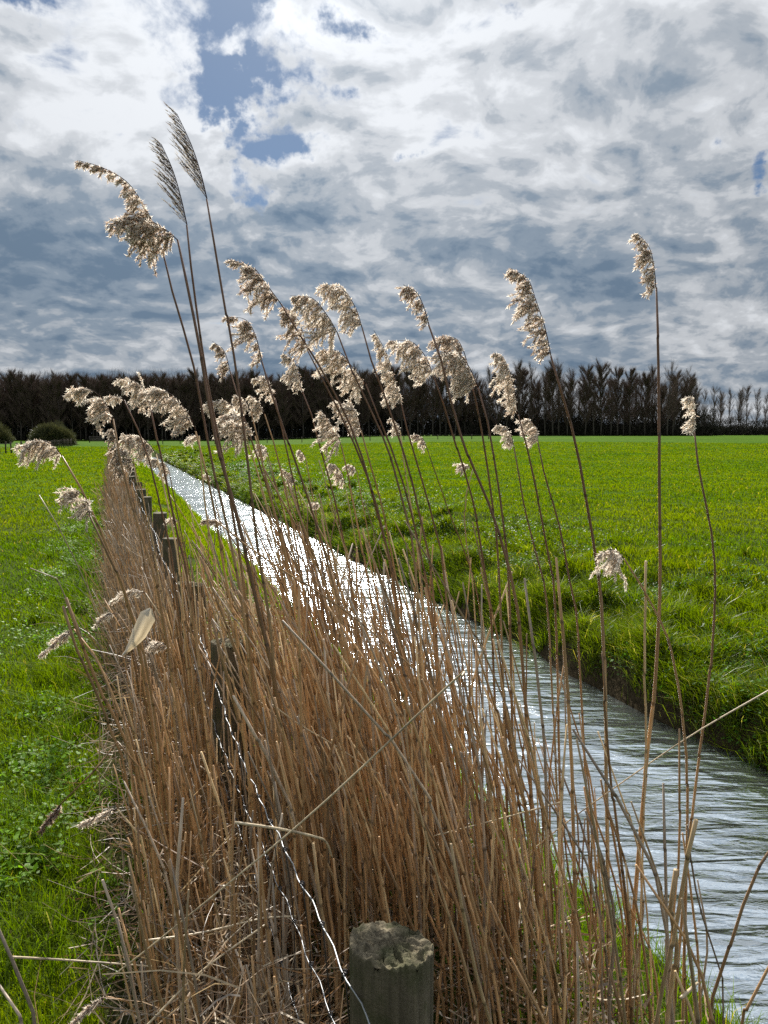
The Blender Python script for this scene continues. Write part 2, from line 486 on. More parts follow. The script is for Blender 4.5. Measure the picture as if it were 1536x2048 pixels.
def build_grass():
    # left pasture, short sward
    mb = MB()
    x, y, r = polar(360000, 1.4, 110, -40, 5, 1.75)
    s, t = xy_st(x, y)
    k = (t < -.12 + .25 * (fbm(s * 1.2, s * 0, 12) - .5)) & (s > -1)
    x, y, r = x[k], y[k], r[k]; n = len(x)
    cl = fbm(x * 1.6, y * 1.6, 3, 3)
    h = (.03 + .05 * np.clip(cl * 2 - .55, 0, 1)) * rng.uniform(.6, 1.4, n) * (1 + .25 * np.clip(r / 20, 0, 2))
    w = np.maximum(.0035, r * .0011)
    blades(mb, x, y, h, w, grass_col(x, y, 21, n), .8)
    tag(mb.build('pasture_grass', M_GRASS), 'short bright green turf of the pasture left of the fence', 'grass', kind='stuff')
    # right meadow
    mb = MB()
    x, y, r = polar(480000, 3.5, 110, -22, 40, 1.8)
    s, t = xy_st(x, y)
    k = (t > 4.30 + .22 * (vnoise(s * 2.5, s * 0, 19) - .3))
    x, y, r, t = x[k], y[k], r[k], t[k]; n = len(x)
    cl = fbm(x * 1.3, y * 1.3, 4, 3)
    bank = 1 - sm(t, 5.2, 8)
    h = (.045 + .05 * np.clip(cl * 2 - .5, 0, 1) + .10 * bank * np.clip(cl * 2 - .4, 0, 1)) * rng.uniform(.6, 1.4, n)
    w = np.maximum(.004, r * .0011)
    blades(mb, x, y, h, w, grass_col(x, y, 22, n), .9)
    tag(mb.build('meadow_grass', M_GRASS), 'bright green meadow turf beyond the ditch', 'grass', kind='stuff')
    # tussocks hanging over the far water edge
    mb = MB()
    nt = 4200
    ss = 1.5 + 70 * rng.random(nt) ** 2.2; tt = 4.24 + rng.gamma(1.15, .58, nt)
    cx, cy = st_xy(ss, tt); rr = np.hypot(cx, cy)
    per = 60
    ang = rng.uniform(0, 2 * np.pi, (nt, per)); rad = np.abs(rng.normal(0, .055, (nt, per)))
    sz = rng.uniform(.5, 1.7, (nt, 1)) ** 1.3 * np.ones((1, per))
    x = (cx[:, None] + np.cos(ang) * rad).ravel(); y = (cy[:, None] + np.sin(ang) * rad).ravel()
    h = (sz * rng.uniform(.07, .17, (nt, per))).ravel(); w = np.maximum(.004, np.hypot(x, y) * .0009)
    n = len(x)
    cc = grass_col(x, y, 23, n) * np.repeat(rng.uniform(.4, 1.35, nt), per)[:, None]
    cc[rng.random(n) < .04] = (.42, .40, .22)
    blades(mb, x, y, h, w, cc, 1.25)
    tag(mb.build('bank_tussocks', M_TUSS), 'longer grass tussocks along the far bank above the water', 'grass', kind='stuff')
    # near bank between the reeds and the water
    mb = MB()
    n = 75000
    ss = .5 + 60 * rng.random(n) ** 2.4; tt = rng.uniform(.55, 2.28, n)
    dens = fbm(ss * 1.5, tt * 2, 41, 2)
    k = (dens > .36) | (tt > 1.75); ss, tt = ss[k], tt[k]
    x, y = st_xy(ss, tt); n = len(x)
    h = rng.uniform(.06, .17, n) * (1 + .3 * sm(tt, 1.6, 2.1)); w = np.maximum(.0035, np.hypot(x, y) * .0011)
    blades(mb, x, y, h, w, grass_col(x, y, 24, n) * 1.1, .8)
    tag(mb.build('near_bank_grass', M_GRASS), 'lush light green grass on the near bank between the reeds and the water', 'grass', kind='stuff')


build_grass()


def leaf_cloud(mb, x, y, z, size, colr):
    """small pointed leaves lying at all angles"""
    n = len(x)
    a = rng.uniform(0, 2 * np.pi, n); tilt = rng.uniform(-.5, .9, n)
    d = np.stack([np.cos(a) * np.cos(tilt), np.sin(a) * np.cos(tilt), np.sin(tilt)], 1)
    sdir = np.stack([-np.sin(a), np.cos(a), rng.uniform(-.4, .4, n)], 1)
    P = np.stack([x, y, z], 1)
    L = size[:, None]
    V = np.stack([P, P + d * L * .45 + sdir * L * .30, P + d * L, P + d * L * .45 - sdir * L * .30], 1).reshape(-1, 3)
    C = np.repeat(colr, 4, axis=0)
    o = np.arange(n)[:, None] * 4
    mb.add(V, C, o + np.array([[0, 1, 2, 3]]))


def build_weeds():
    mb = MB()
    n = 30000
    ss = 1.2 + 14 * rng.random(n) ** 1.7; tt = rng.normal(-.40, .26, n) - .01 * ss
    k = (fbm(ss * 2.2, tt * 2.2, 51, 3) > .52) & (tt < .08); ss, tt = ss[k], tt[k]
    x, y = st_xy(ss, tt); n = len(x)
    z = gz(x, y) + rng.uniform(.01, .13, n) * fbm(x * 3, y * 3, 9) * 1.6
    c = np.array([.11, .215, .010]) * rng.uniform(.6, 1.6, (n, 1)) * np.array([1, 1, 1])
    leaf_cloud(mb, x, y, z, rng.uniform(.014, .04, n), c)
    # taller grass clumps mixed in
    nt = 260
    ss = 1.3 + 16 * rng.random(nt) ** 1.6; tt = rng.normal(-.30, .26, nt)
    cx, cy = st_xy(ss, tt); per = 45
    x = (cx[:, None] + rng.normal(0, .045, (nt, per))).ravel(); y = (cy[:, None] + rng.normal(0, .045, (nt, per))).ravel()
    n = len(x); h = rng.uniform(.09, .24, n)
    blades(mb, x, y, h, np.maximum(.004, np.hypot(x, y) * .0009), grass_col(x, y, 25, n) * .95, 1.1)
    tag(mb.build('fence_weeds', M_WEED), 'leafy green weeds and long grass along the foot of the fence', 'weeds', kind='stuff')
    mb = MB()
    n = 110000
    ss = 2 + 40 * rng.random(n) ** 1.6; tt = 4.2 + rng.gamma(1.4, .85, n)
    k = fbm(ss * .9, tt * .9, 61, 3) > .47; ss, tt = ss[k], tt[k]
    x, y = st_xy(ss, tt); n = len(x)
    z = gz(x, y) + rng.uniform(.02, .15, n)
    c = np.array([.055, .125, .015]) * rng.uniform(.6, 1.7, (n, 1))
    leaf_cloud(mb, x, y, z, np.maximum(rng.uniform(.02, .05, n), np.hypot(x, y) * .0022), c)
    tag(mb.build('bank_weeds', M_WEED), 'low broad-leaved weeds spread over the slope of the far bank', 'weeds', kind='stuff')


build_weeds()


# ------------------------------------------------------------------ dead stems and litter along the fence
TAN = np.array([.34, .24, .15]); BROWN = np.array([.27, .165, .092]); GREY = np.array([.26, .22, .18]); PALE = np.array([.48, .39, .27])


def thin_stems(mb, base, tip, w, c, seg=3, sag=0.05):
    """flat three-quad straws, two crossed ribbons would double them; each gets a random facing"""
    n = len(base)
    d = tip - base
    r = rng.normal(0, 1, (n, 3)); side = np.cross(d, r); side /= np.linalg.norm(side, axis=1)[:, None] + 1e-9
    bow = rng.normal(0, 1, (n, 3)) * np.linalg.norm(d, axis=1)[:, None] * sag
    vs = []; cs = []
    for i in range(seg + 1):
        f = i / seg
        p = base + d * f + bow * (4 * f * (1 - f))
        ww = (w * (1 - .5 * f))[:, None] * side * .5
        vs += [p - ww, p + ww]; cs += [c, c]
    V = np.stack(vs, 1).reshape(-1, 3); C = np.stack(cs, 1).reshape(-1, 3)
    o = np.arange(n)[:, None] * (2 * (seg + 1))
    for i in range(seg):
        pass
    q = np.concatenate([o + np.array([[2 * i, 2 * i + 1, 2 * i + 3, 2 * i + 2]]) for i in range(seg)])
    mb.add(V, C, q)


def mixcol(n, cols, jit=.25):
    i = rng.integers(0, len(cols), n)
    return np.array(cols)[i] * rng.uniform(1 - jit, 1 + jit, (n, 1))


def build_litter():
    # tangle of fallen straw at the foot of the fence and in the reeds
    mb = MB()
    n = 11000
    ss = 1.0 + 26 * rng.random(n) ** 1.9; tt = .20 + rng.normal(0, .17, n) - .09 * rng.gamma(1, 1, n) * (rng.random(n) < .25)
    x, y = st_xy(ss, tt)
    hmax = .55 * np.exp(-((tt - .22) / .24) ** 2) + .05
    z = gz(x, y) + rng.random(n) * hmax
    base = np.stack([x, y, z], 1)
    a = rng.uniform(0, 2 * np.pi, n); el = rng.normal(.05, .42, n); L = rng.uniform(.06, .32, n)
    tip = base + np.stack([np.cos(a) * np.cos(el), np.sin(a) * np.cos(el), np.sin(el)], 1) * L[:, None]
    tip[:, 2] = np.maximum(tip[:, 2], gz(tip[:, 0], tip[:, 1]) + .005)
    w = np.maximum(rng.uniform(.0015, .005, n), np.hypot(x, y) * .0008)
    thin_stems(mb, base, tip, w, mixcol(n, [TAN, BROWN, GREY, PALE, BROWN * .6]), 3, .09)
    # litter of broken stalks and leaves between the reed bases
    n = 11000
    ss = 1.2 + 7 * rng.random(n) ** 1.3; tt = rng.uniform(.1, 1.55, n)
    x, y = st_xy(ss, tt); z = gz(x, y) + rng.gamma(1.2, .05, n)
    base = np.stack([x, y, z], 1)
    a = rng.uniform(0, 2 * np.pi, n); el = rng.normal(.1, .35, n); L = rng.uniform(.05, .30, n)
    tip = base + np.stack([np.cos(a) * np.cos(el), np.sin(a) * np.cos(el), np.sin(el)], 1) * L[:, None]
    thin_stems(mb, base, tip, rng.uniform(.003, .009, n), mixcol(n, [TAN, BROWN, PALE, GREY, BROWN * .6]), 3, .06)
    tag(mb.build('straw_tangle', M_DRY), 'tangle of dead straw and broken leaves under the fence and among the reeds', 'dead grass', kind='stuff')
    # standing dead stems along the fence far away
    mb = MB()
    n = 15000
    ss = 5.0 + 62 * rng.random(n) ** 1.7; tt = rng.normal(.25, .13, n)
    x, y = st_xy(ss, tt); z = gz(x, y)
    base = np.stack([x, y, z], 1)
    h = (.42 + .5 * fbm(ss * 1.1, tt * 2, 71, 2)) * rng.uniform(.5, 1.15, n) * (1 - .0 * ss)
    tip = base + np.stack([rng.normal(-.08, .12, n), rng.normal(0, .10, n), h], 1)
    w = np.maximum(.003, np.hypot(x, y) * .0011)
    thin_stems(mb, base, tip, w, mixcol(n, [GREY * .8, BROWN * .7, GREY * .6, TAN * .8]), 3, .04)
    tag(mb.build('dead_stem_hedge', M_DRY), 'grey brown band of dead standing stems running along the fence into the distance', 'dead stems', kind='stuff')


build_litter()

# ------------------------------------------------------------------ reeds
STEM_LO = np.array([.44, .262, .122]); STEM_TAN = np.array([.60, .43, .23]); STEM_UP = np.array([.17, .088, .052]); STEM_GREY = np.array([.42, .33, .24])


def stem_mesh(mb, path, r0, r1, sheath=None, tall=False, sides=6, step=.055):
    """reed stalk: tapering, with sleeves (leaf sheaths), dark nodes and slight kinks"""
    P = [Vector(p) for p in path]
    Ls = [0]
    for a, b in zip(P, P[1:]): Ls.append(Ls[-1] + (b - a).length)
    L = Ls[-1]
    def pos(d):
        d = min(max(d, 0), L - 1e-5)
        for i in range(len(P) - 1):
            if Ls[i + 1] >= d:
                f = (d - Ls[i]) / max(Ls[i + 1] - Ls[i], 1e-9); return P[i].lerp(P[i + 1], f)
        return P[-1]
    nodes = []; d = random.uniform(.06, .16)
    while d < L - .12:
        nodes.append(d); d += random.uniform(.15, .25) + .05 * d
    ds = [(0., 1., 0), ]
    prev = 0
    knots = {0.0: (1.0, 0), L: (.8, 0)}
    for nd in nodes:
        knots[nd - .008] = (1.0, 0); knots[nd - .002] = (1.09, 1); knots[nd + .003] = (1.08, 1); knots[nd + .009] = (1.0, 0)
    m = max(6, int(L / step / 2))
    for i in range(1, m):
        q = i * L / m
        if all(abs(q - k) > .02 for k in knots): knots[q] = (1.0, 0)
    ks = sorted(knots)
    kx = {}
    base_c = {'lo': STEM_LO, 'tan': STEM_TAN, 'grey': STEM_GREY}[sheath or random.choice(['lo', 'lo', 'tan', 'lo', 'grey'])]
    pts = []; rad = []; cl = []
    base_c = base_c * random.choice([.5, .7, .9, 1.0, 1.1, 1.15]); seg_c = base_c * random.uniform(.8, 1.15); jit = Vector((0, 0, 0)); ni = 0
    for k in ks:
        f = k / L
        while ni < len(nodes) and k > nodes[ni]:
            ni += 1; seg_c = base_c * random.uniform(.7, 1.25)
            jit = Vector((random.uniform(-1, 1), random.uniform(-1, 1), 0)) * (.0012 if tall else .0028)
        mul, nd = knots[k]
        r = (r0 * (1 - f) + r1 * f) * mul
        c = seg_c * (1 - .1 * f)
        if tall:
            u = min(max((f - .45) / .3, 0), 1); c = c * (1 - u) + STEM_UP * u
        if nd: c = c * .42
        p = pos(k) + jit
        pts.append(p); rad.append(r); cl.append(c)
    mb.tube(pts, rad, np.array(cl), sides)


def to_ground(P, last, dirx, Yb):
    """continue a stalk from its lowest known point down to the soil"""
    x = last.x + dirx; y = last.y + Yb
    g = float(gz(x, y))
    return Vector((x, y, g - .03))


def plume_mesh(path, prof, side, D, tone, wisp=False, dens=1.0, seed=0):
    """path base->tip in metres, prof = branch lengths in metres, side = unit vector the branches hang towards"""
    rs = np.random.default_rng(seed + 100)
    P = smooth_path(path, 40)
    L = sum((b - a).length for a, b in zip(P, P[1:]))
    mb = MB()
    axis_c = np.array([.11, .065, .045])
    mb.tube(P, np.linspace(.0016, .0007, 40), axis_c, 4)
    A = np.array([tuple(p) for p in P]); T = np.gradient(A, axis=0); T /= np.linalg.norm(T, axis=1)[:, None] + 1e-9
    nb = max(9, int(L * (300 if not wisp else 260) * dens))
    side = np.array(tuple(side)); grav = np.array([0, 0, -1.])
    PA = []; PD = []; PW = []
    cent = np.sort(rs.uniform(0, 1, max(4, int(L / .022)))); cmul = rs.uniform(.65, 1.15, len(cent))
    # a few main tufts along the axis, each of several branches
    for b in range(nb):
        u = (b + .5 + rs.uniform(-.4, .4)) / nb
        if not wisp:
            cu = cent[np.argmin(np.abs(cent - u))]; u = u + (cu - u) * .32
        fi = min(max(u, 0), 1) * 39; i0 = int(min(fi, 38)); f = fi - i0
        p0 = A[i0] * (1 - f) + A[i0 + 1] * f; tg = T[i0]
        pl = np.interp(u, np.linspace(0, 1, len(prof)), prof)
        lobe = cmul[np.argmin(np.abs(cent - u))] if not wisp else 1
        bl = pl * rs.uniform(.55, 1.12) * max(lobe, .62)
        if bl < .006: continue
        dep = rs.normal(0, .45, 3); dep[0] *= .35; dep[2] *= .35
        if wisp:
            d0 = tg * .9 + side * .35 + rs.normal(0, .06, 3); droop = side * .10
        else:
            d0 = tg * rs.uniform(.0, .75) + side * rs.uniform(.25, 1.) + dep * .6; droop = grav * .55 + side * .15
        d0 /= np.linalg.norm(d0)
        m = max(3, int(bl / (.0045 if not wisp else .010)))
        q = p0.copy(); d = d0.copy(); pts = [q]
        for k in range(m):
            d = d + droop * (1.6 / m) + rs.normal(0, .16 if not wisp else .02, 3); d /= np.linalg.norm(d)
            q = q + d * bl / m; pts.append(q)
        pts = np.array(pts)
        step = max(1, m // 4)
        core = pts[::step]
        if len(core) >= 2: mb.tube(core, .0005 if not wisp else .0006, axis_c * 1.2, 3, cap=False)
        for k in range(1, len(pts)):
            dd = pts[k] - pts[k - 1]; dd /= np.linalg.norm(dd) + 1e-9
            PA.append(pts[k]); PD.append(dd); PW.append(k / m)
    PA = np.array(PA); PD = np.array(PD); PW = np.array(PW)
    n0 = len(PA)
    rep = 7 if not wisp else 2
    PA = np.repeat(PA, rep, 0); PD = np.repeat(PD, rep, 0); PW = np.repeat(PW, rep)
    n = len(PA)
    dirs = PD * (.75 if not wisp else 1.6) + rs.normal(0, .62 if not wisp else .22, (n, 3)) + np.array([0, 0, -.12])
    dirs /= np.linalg.norm(dirs, axis=1)[:, None]
    ln = rs.uniform(.006, .0145, n) * (1 if not wisp else 1.25)
    wd = np.cross(dirs, rs.normal(0, 1, (n, 3))); wd /= np.linalg.norm(wd, axis=1)[:, None] + 1e-9
    wid = rs.uniform(.0009, .0019, n) * (1 if not wisp else .8) * max(1, D / 2.6)
    kind = rs.random(n)
    cream = np.array([.93, .88, .80]); mid = np.array([.60, .48, .39]); dark = np.array([.22, .14, .10])
    if tone == 'brown': pc, pm = .52, .84
    elif tone == 'white': pc, pm = .85, .97
    elif tone == 'dark': pc, pm = .08, .45
    else: pc, pm = .74, .94
    c = np.where((kind < pc)[:, None], cream, np.where((kind < pm)[:, None], mid, dark)) * rs.uniform(.75, 1.2, (n, 1))
    if wisp: c = c * .35
    jitter = rs.normal(0, .0012, (n, 3))
    B0 = PA + jitter
    mb.tris_free(B0 - wd * wid[:, None], B0 + wd * wid[:, None], B0 + dirs * ln[:, None], c * .8, c * 1.08)
    return mb


REEDS = [
 # label, D, tone, side(px), plume path base->tip, profile px (base->tip), stem waypoints (downwards), options
 ("tallest shaggy reed, its long thin tip bent over to the left against the sky", 2.25, 'brown', (-.8, .5), [(326, 505), (312, 462), (298, 425), (262, 372), (215, 345), (172, 334)], [40, 75, 85, 60, 22, 18, 20, 16, 14], [(345, 585), (388, 735), (425, 930), (470, 1130), (500, 1350)], {}),
 ("thick dark reed stem with a drooping brown plume hanging left, just under the tallest one", 2.2, 'brown', (-.55, .8), [(355, 480), (335, 462), (300, 442), (262, 436), (222, 452)], [20, 55, 62, 60, 36, 14], [(372, 560), (400, 700), (432, 880), (478, 1050), (512, 1200), (560, 1430)], {'r': 1.5}),
 ("thin wispy grey reed feather without fluff, left of the very highest one", 2.2, 'mid', (-1, .35), [(374, 450), (360, 392), (342, 335), (318, 282)], [60, 66, 50, 38, 20], [(381, 520), (398, 650), (418, 780), (452, 950), (480, 1120), (500, 1300)], {'wisp': 1}),
 ("highest reed of all, a thin wispy grey feather on a straight dark stem", 2.2, 'mid', (-1, .35), [(414, 398), (404, 350), (388, 298), (362, 240)], [58, 66, 52, 36, 18], [(428, 480), (448, 600), (470, 730), (492, 900), (518, 1120), (545, 1300)], {'wisp': 1}),
 ("long reed plume in four loose tufts arching left above the wood, left of centre", 2.4, 'brown', (-.85, .45), [(562, 608), (530, 565), (505, 535), (455, 518)], [55, 74, 48, 34, 16, 14], [(612, 690), (655, 760), (712, 880), (752, 1020), (790, 1200)], {}),
 ("ragged pinkish plume directly below the four-tuft plume on the same slope of stems", 2.45, 'brown', (-.8, .6), [(615, 700), (600, 650), (585, 625), (565, 612)], [36, 48, 40, 30, 12], [(632, 735), (672, 810), (730, 940), (770, 1080), (800, 1260)], {}),
 ("dark round plume with a separate tip tuft, crossed by the tall thin stem", 2.4, 'brown', (-.9, .55), [(524, 722), (512, 672), (494, 642), (458, 636)], [42, 12, 50, 44, 12, 14, 18], [(540, 775), (565, 850), (610, 980), (650, 1110), (690, 1290)], {}),
 ("small two-tuft plume just left of the tall thin stem over the tree line", 2.9, 'brown', (-.8, .6), [(460, 742), (448, 702), (424, 682)], [26, 30, 12, 18, 12], [(472, 780), (492, 850), (530, 960), (575, 1110), (610, 1260)], {}),
 ("pale compact plume with a thin curled tip, over the dark wood under the arching plumes", 2.9, 'mid', (-.55, .85), [(602, 775), (596, 740), (580, 714), (562, 704)], [22, 36, 32, 14, 8], [(618, 810), (642, 900), (672, 1010), (700, 1150), (720, 1300)], {}),
 ("broad plume with two big lobes and a brown hooked tip, left in the middle group", 2.4, 'mid', (-.55, .85), [(676, 668), (655, 632), (625, 598), (582, 594)], [60, 68, 48, 52, 26, 14], [(692, 715), (722, 780), (768, 880), (805, 1000), (835, 1190)], {}),
 ("dense plume leaning left, its stem tight on its right side, topmost of the middle group", 2.45, 'mid', (-.7, .75), [(724, 655), (712, 618), (688, 580), (650, 566)], [36, 58, 56, 40, 20], [(742, 720), (772, 800), (812, 920), (845, 1060), (870, 1230)], {}),
 ("big shaggy plume with loose hairs right below the middle group, against the tree tops", 2.5, 'mid', (-.6, .85), [(732, 768), (705, 735), (680, 706), (648, 702)], [60, 62, 62, 44, 18], [(752, 820), (788, 910), (822, 1020), (850, 1150), (870, 1290)], {}),
 ("narrow upright plume widening downwards between two broad ones, tip just in the sky", 2.6, 'mid', (-.55, .9), [(800, 795), (788, 750), (772, 705), (748, 662)], [32, 40, 34, 22, 14, 8], [(812, 850), (838, 940), (868, 1050), (892, 1190)], {}),
 ("wide plume with a hooked brown tip and pale underside, left of the dark forward stem", 2.5, 'mid', (-.55, .85), [(866, 748), (848, 708), (822, 682), (782, 680)], [36, 62, 62, 34, 14], [(885, 800), (912, 890), (945, 1000), (968, 1130), (985, 1290)], {}),
 ("dark plume in four small stacked tufts on a long bare stem, right of centre", 2.25, 'brown', (-.85, .6), [(858, 650), (848, 618), (832, 588), (806, 575)], [34, 10, 32, 10, 44, 34, 18], [(878, 700), (902, 800), (932, 900), (978, 1010), (1012, 1120), (1042, 1290)], {'r': 1.25}),
 ("broad brown topped plume behind the dark leaning stem, upper of two overlapping", 2.5, 'brown', (-.75, .65), [(938, 740), (926, 700), (908, 676), (866, 678)], [52, 60, 50, 36, 20], [(952, 800), (968, 890), (985, 1010), (1000, 1180)], {}),
 ("round cream plume of three lobes in front of the bare wood, lower of two overlapping", 2.4, 'mid', (-.5, .9), [(956, 775), (940, 735), (918, 705), (890, 700)], [40, 68, 66, 58, 30], [(972, 830), (990, 930), (1008, 1060), (1020, 1240)], {}),
 ("full cream plume with a lone small tuft at its bent tip, before the bare poplars", 2.5, 'mid', (-.6, .8), [(1036, 830), (1026, 770), (1012, 730), (1000, 712), (984, 708)], [20, 34, 52, 50, 28, 5, 16], [(1050, 880), (1072, 980), (1095, 1100), (1112, 1260)], {}),
 ("very long heavy plume on a bundle of brown stems, left of the lone tall reed", 2.25, 'brown', (-.9, .45), [(1102, 712), (1090, 655), (1072, 600), (1056, 558), (1022, 536)], [28, 46, 44, 48, 56, 34, 12, 26, 18], [(1122, 780), (1150, 880), (1172, 1000), (1190, 1110), (1208, 1300)], {'r': 1.35}),
 ("solitary tall reed with a narrow upright plume, standing apart over the meadow horizon", 2.2, 'brown', (-.9, .45), [(1312, 575), (1311, 530), (1305, 490), (1284, 458)], [34, 36, 26, 30, 24, 14], [(1315, 660), (1318, 800), (1318, 980), (1320, 1180), (1308, 1400), (1290, 1560)], {'r': 1.25}),
 ("small narrow white plume on the slender wavy stem furthest to the right", 2.35, 'white', (-.85, .5), [(1388, 856), (1390, 830), (1384, 800), (1370, 794)], [26, 24, 22, 16, 10], [(1396, 930), (1412, 1010), (1430, 1120), (1424, 1300), (1408, 1450), (1385, 1620)], {'r': .9}),
 ("small white hooked plume with a puffy round lower end, before the meadow edge", 3.0, 'white', (-.55, .85), [(1028, 895), (1022, 868), (1010, 852), (992, 852)], [12, 26, 26, 12, 12], [(1036, 940), (1050, 1020), (1075, 1120), (1098, 1260)], {}),
 ("short cream plume crossed by a dark stem, close right of the full cream plume", 2.8, 'mid', (-.75, .65), [(1076, 884), (1070, 856), (1050, 836)], [28, 38, 34, 18], [(1092, 960), (1118, 1050), (1142, 1180), (1158, 1300)], {}),
 ("little fading plume with a stretched tip on a thin greenish stem over the middle meadow", 3.3, 'mid', (-.55, .85), [(852, 892), (846, 878), (836, 870), (818, 870)], [16, 18, 10, 6], [(872, 950), (900, 1030), (938, 1130), (965, 1260)], {'r': .7}),
 ("single small round seed tuft on the left of a stem above the far meadow", 3.2, 'mid', (-.9, .4), [(944, 940), (936, 930), (926, 928)], [20, 24, 18], [(930, 1000), (934, 1090), (950, 1220)], {'r': .8}),
 ("white nodding plume hanging down to a point, arched over the right-hand grass", 2.1, 'white', (-.35, .95), [(1248, 1118), (1232, 1102), (1212, 1096), (1185, 1108)], [60, 66, 48, 26, 16, 12], [(1262, 1135), (1292, 1190), (1338, 1285), (1366, 1440), (1374, 1600)], {'r': .95}),
 ("large nodding plume of several round lobes, left of the fence against the black wood", 2.3, 'mid', (-.85, .5), [(226, 838), (212, 808), (192, 786), (168, 776), (140, 785)], [50, 62, 66, 52, 30, 20], [(236, 900), (258, 990), (290, 1100), (330, 1250)], {}),
 ("plume with a thin tip over the left wood, its fan of fluff at the right", 2.5, 'mid', (-.45, .85), [(298, 800), (290, 782), (268, 764), (230, 755)], [26, 40, 42, 22, 16], [(308, 850), (328, 940), (352, 1060), (384, 1220)], {}),
 ("two small tufts between the lobed plume and the plume with the thin tip", 2.6, 'mid', (-.6, .7), [(248, 800), (238, 793), (220, 794)], [14, 20, 18, 10], [(262, 830), (292, 900), (320, 1010), (352, 1180)], {'r': .8}),
 ("long slanting plume fraying left in feathery steps, above the start of the shining ditch", 2.3, 'mid', (-.75, .5), [(392, 862), (376, 826), (350, 796), (330, 782), (306, 776)], [44, 46, 46, 42, 32, 20], [(410, 930), (432, 1040), (455, 1170), (478, 1320)], {}),
 ("pale torn tuft hanging under the long slanting plume", 2.6, 'white', (-.7, .6), [(398, 872), (385, 872), (372, 876)], [14, 22, 26, 14], [(402, 930), (415, 1050), (440, 1200)], {'r': .8}),
 ("round pale plume nodding far out to the left over the pasture", 2.2, 'mid', (-.5, .6), [(124, 912), (108, 890), (84, 880), (54, 888)], [18, 44, 48, 48, 30], [(140, 935), (176, 1005), (214, 1095), (252, 1200), (290, 1350)], {}),
 ("low left plume curling over like a claw with a white back, above the pasture", 2.15, 'mid', (-.6, .75), [(180, 1030), (172, 1000), (152, 982), (122, 986)], [32, 36, 40, 38, 24], [(198, 1070), (236, 1150), (272, 1260), (305, 1400)], {}),
 ("ragged plume of small tufts beside the far end of the fence, above the ditch", 3.4, 'mid', (-.6, .7), [(312, 908), (298, 885), (278, 872), (252, 880)], [22, 44, 44, 34, 22], [(324, 960), (345, 1060), (362, 1180)], {}),
 ("greyish small plume with dark tip beside the far fence posts", 4.2, 'white', (-.6, .7), [(262, 900), (258, 880), (250, 866)], [14, 20, 14, 8], [(272, 950), (292, 1030)], {'r': .8}),
 ("big full cream plume hanging behind the pair of tall stems, over the field edge", 2.5, 'mid', (-.7, .75), [(510, 872), (492, 846), (470, 830), (442, 832)], [62, 70, 62, 44, 22], [(526, 930), (550, 1030), (580, 1150), (604, 1300)], {}),
 ("white tuft left of the tall stem pair, on top of the big cream plume", 2.7, 'white', (-.75, .6), [(470, 818), (452, 802), (420, 808)], [22, 34, 28, 16], [(490, 870), (520, 960), (552, 1090), (580, 1240)], {'r': .8}),
 ("small loose plume crossed by the tall thin stem, right of the white tuft", 2.7, 'mid', (-.6, .75), [(500, 820), (490, 800), (470, 788)], [22, 30, 26, 14], [(515, 880), (538, 980), (566, 1100), (592, 1250)], {'r': .8}),
 ("neat drop-shaped plume, right of the tall thin stem over the wood", 2.8, 'mid', (-.6, .8), [(528, 828), (518, 806), (498, 790)], [22, 26, 22, 14], [(545, 880), (570, 980), (596, 1110), (612, 1260)], {'r': .8}),
 ("curled small plume with a rusty lower half, hanging at the dark stem over the wood", 2.8, 'mid', (-.65, .75), [(550, 796), (542, 772), (530, 756), (510, 758)], [28, 30, 22, 16, 8], [(562, 850), (584, 950), (610, 1080), (640, 1230)], {'r': .8}),
 ("wide branching plume in many puffs touching the field horizon, centre left", 2.7, 'mid', (-.8, .55), [(682, 890), (672, 862), (655, 838), (640, 818)], [50, 62, 46, 30, 14, 12], [(696, 950), (718, 1060), (740, 1190), (755, 1320)], {}),
 ("cream plume tapering downwards at the horizon, right under the big shaggy one", 2.7, 'mid', (-.8, .45), [(722, 860), (716, 835), (702, 812), (672, 802)], [18, 36, 42, 34, 16], [(738, 920), (766, 1020), (792, 1150), (808, 1290)], {}),
 ("small tuft half hidden behind thick stems at the horizon", 3.0, 'mid', (-.6, .8), [(800, 862), (796, 848), (782, 836)], [16, 22, 16, 10], [(808, 930), (826, 1040), (842, 1180)], {'r': .8}),
 ("small cream plume hanging over the field edge, just right of the tall thin stem", 3.2, 'mid', (-.7, .7), [(536, 912), (530, 896), (516, 888)], [18, 26, 20, 10], [(552, 970), (580, 1080), (602, 1210)], {'r': .8}),
 ("tiny drop-shaped tuft standing free over the meadow left of centre", 3.6, 'white', (-.6, .8), [(610, 914), (606, 904), (600, 897)], [10, 13, 8], [(620, 970), (638, 1070), (650, 1180)], {'r': .7}),
 ("loose white plume in three strings over the meadow, behind crossing stems", 3.6, 'white', (-.5, .85), [(690, 968), (684, 946), (672, 930), (660, 926)], [16, 24, 24, 10], [(700, 1020), (716, 1110), (726, 1220)], {'r': .7}),
 ("small white tuft with a hanging end, next to the three-string plume", 3.6, 'white', (-.7, .6), [(714, 944), (706, 932), (692, 930)], [14, 16, 10], [(724, 1000), (742, 1100), (756, 1200)], {'r': .7}),
 ("faint small plume above the ditch's far bank, left of the crossing stems", 3.8, 'white', (-.7, .7), [(596, 972), (584, 950), (568, 938)], [16, 22, 14, 6], [(606, 1020), (622, 1110), (636, 1200)], {'r': .7}),
 ("little white hook of fluff low over the far bank grass", 3.5, 'white', (-.5, .85), [(642, 1016), (634, 1006), (620, 1004)], [16, 14, 8], [(652, 1070), (668, 1150), (684, 1240)], {'r': .7}),
 ("tiny pale curl over the shining water, nearest its far end", 4.2, 'white', (-.6, .7), [(424, 960), (416, 950), (406, 950)], [9, 10, 6], [(432, 1010), (446, 1100)], {'r': .7}),
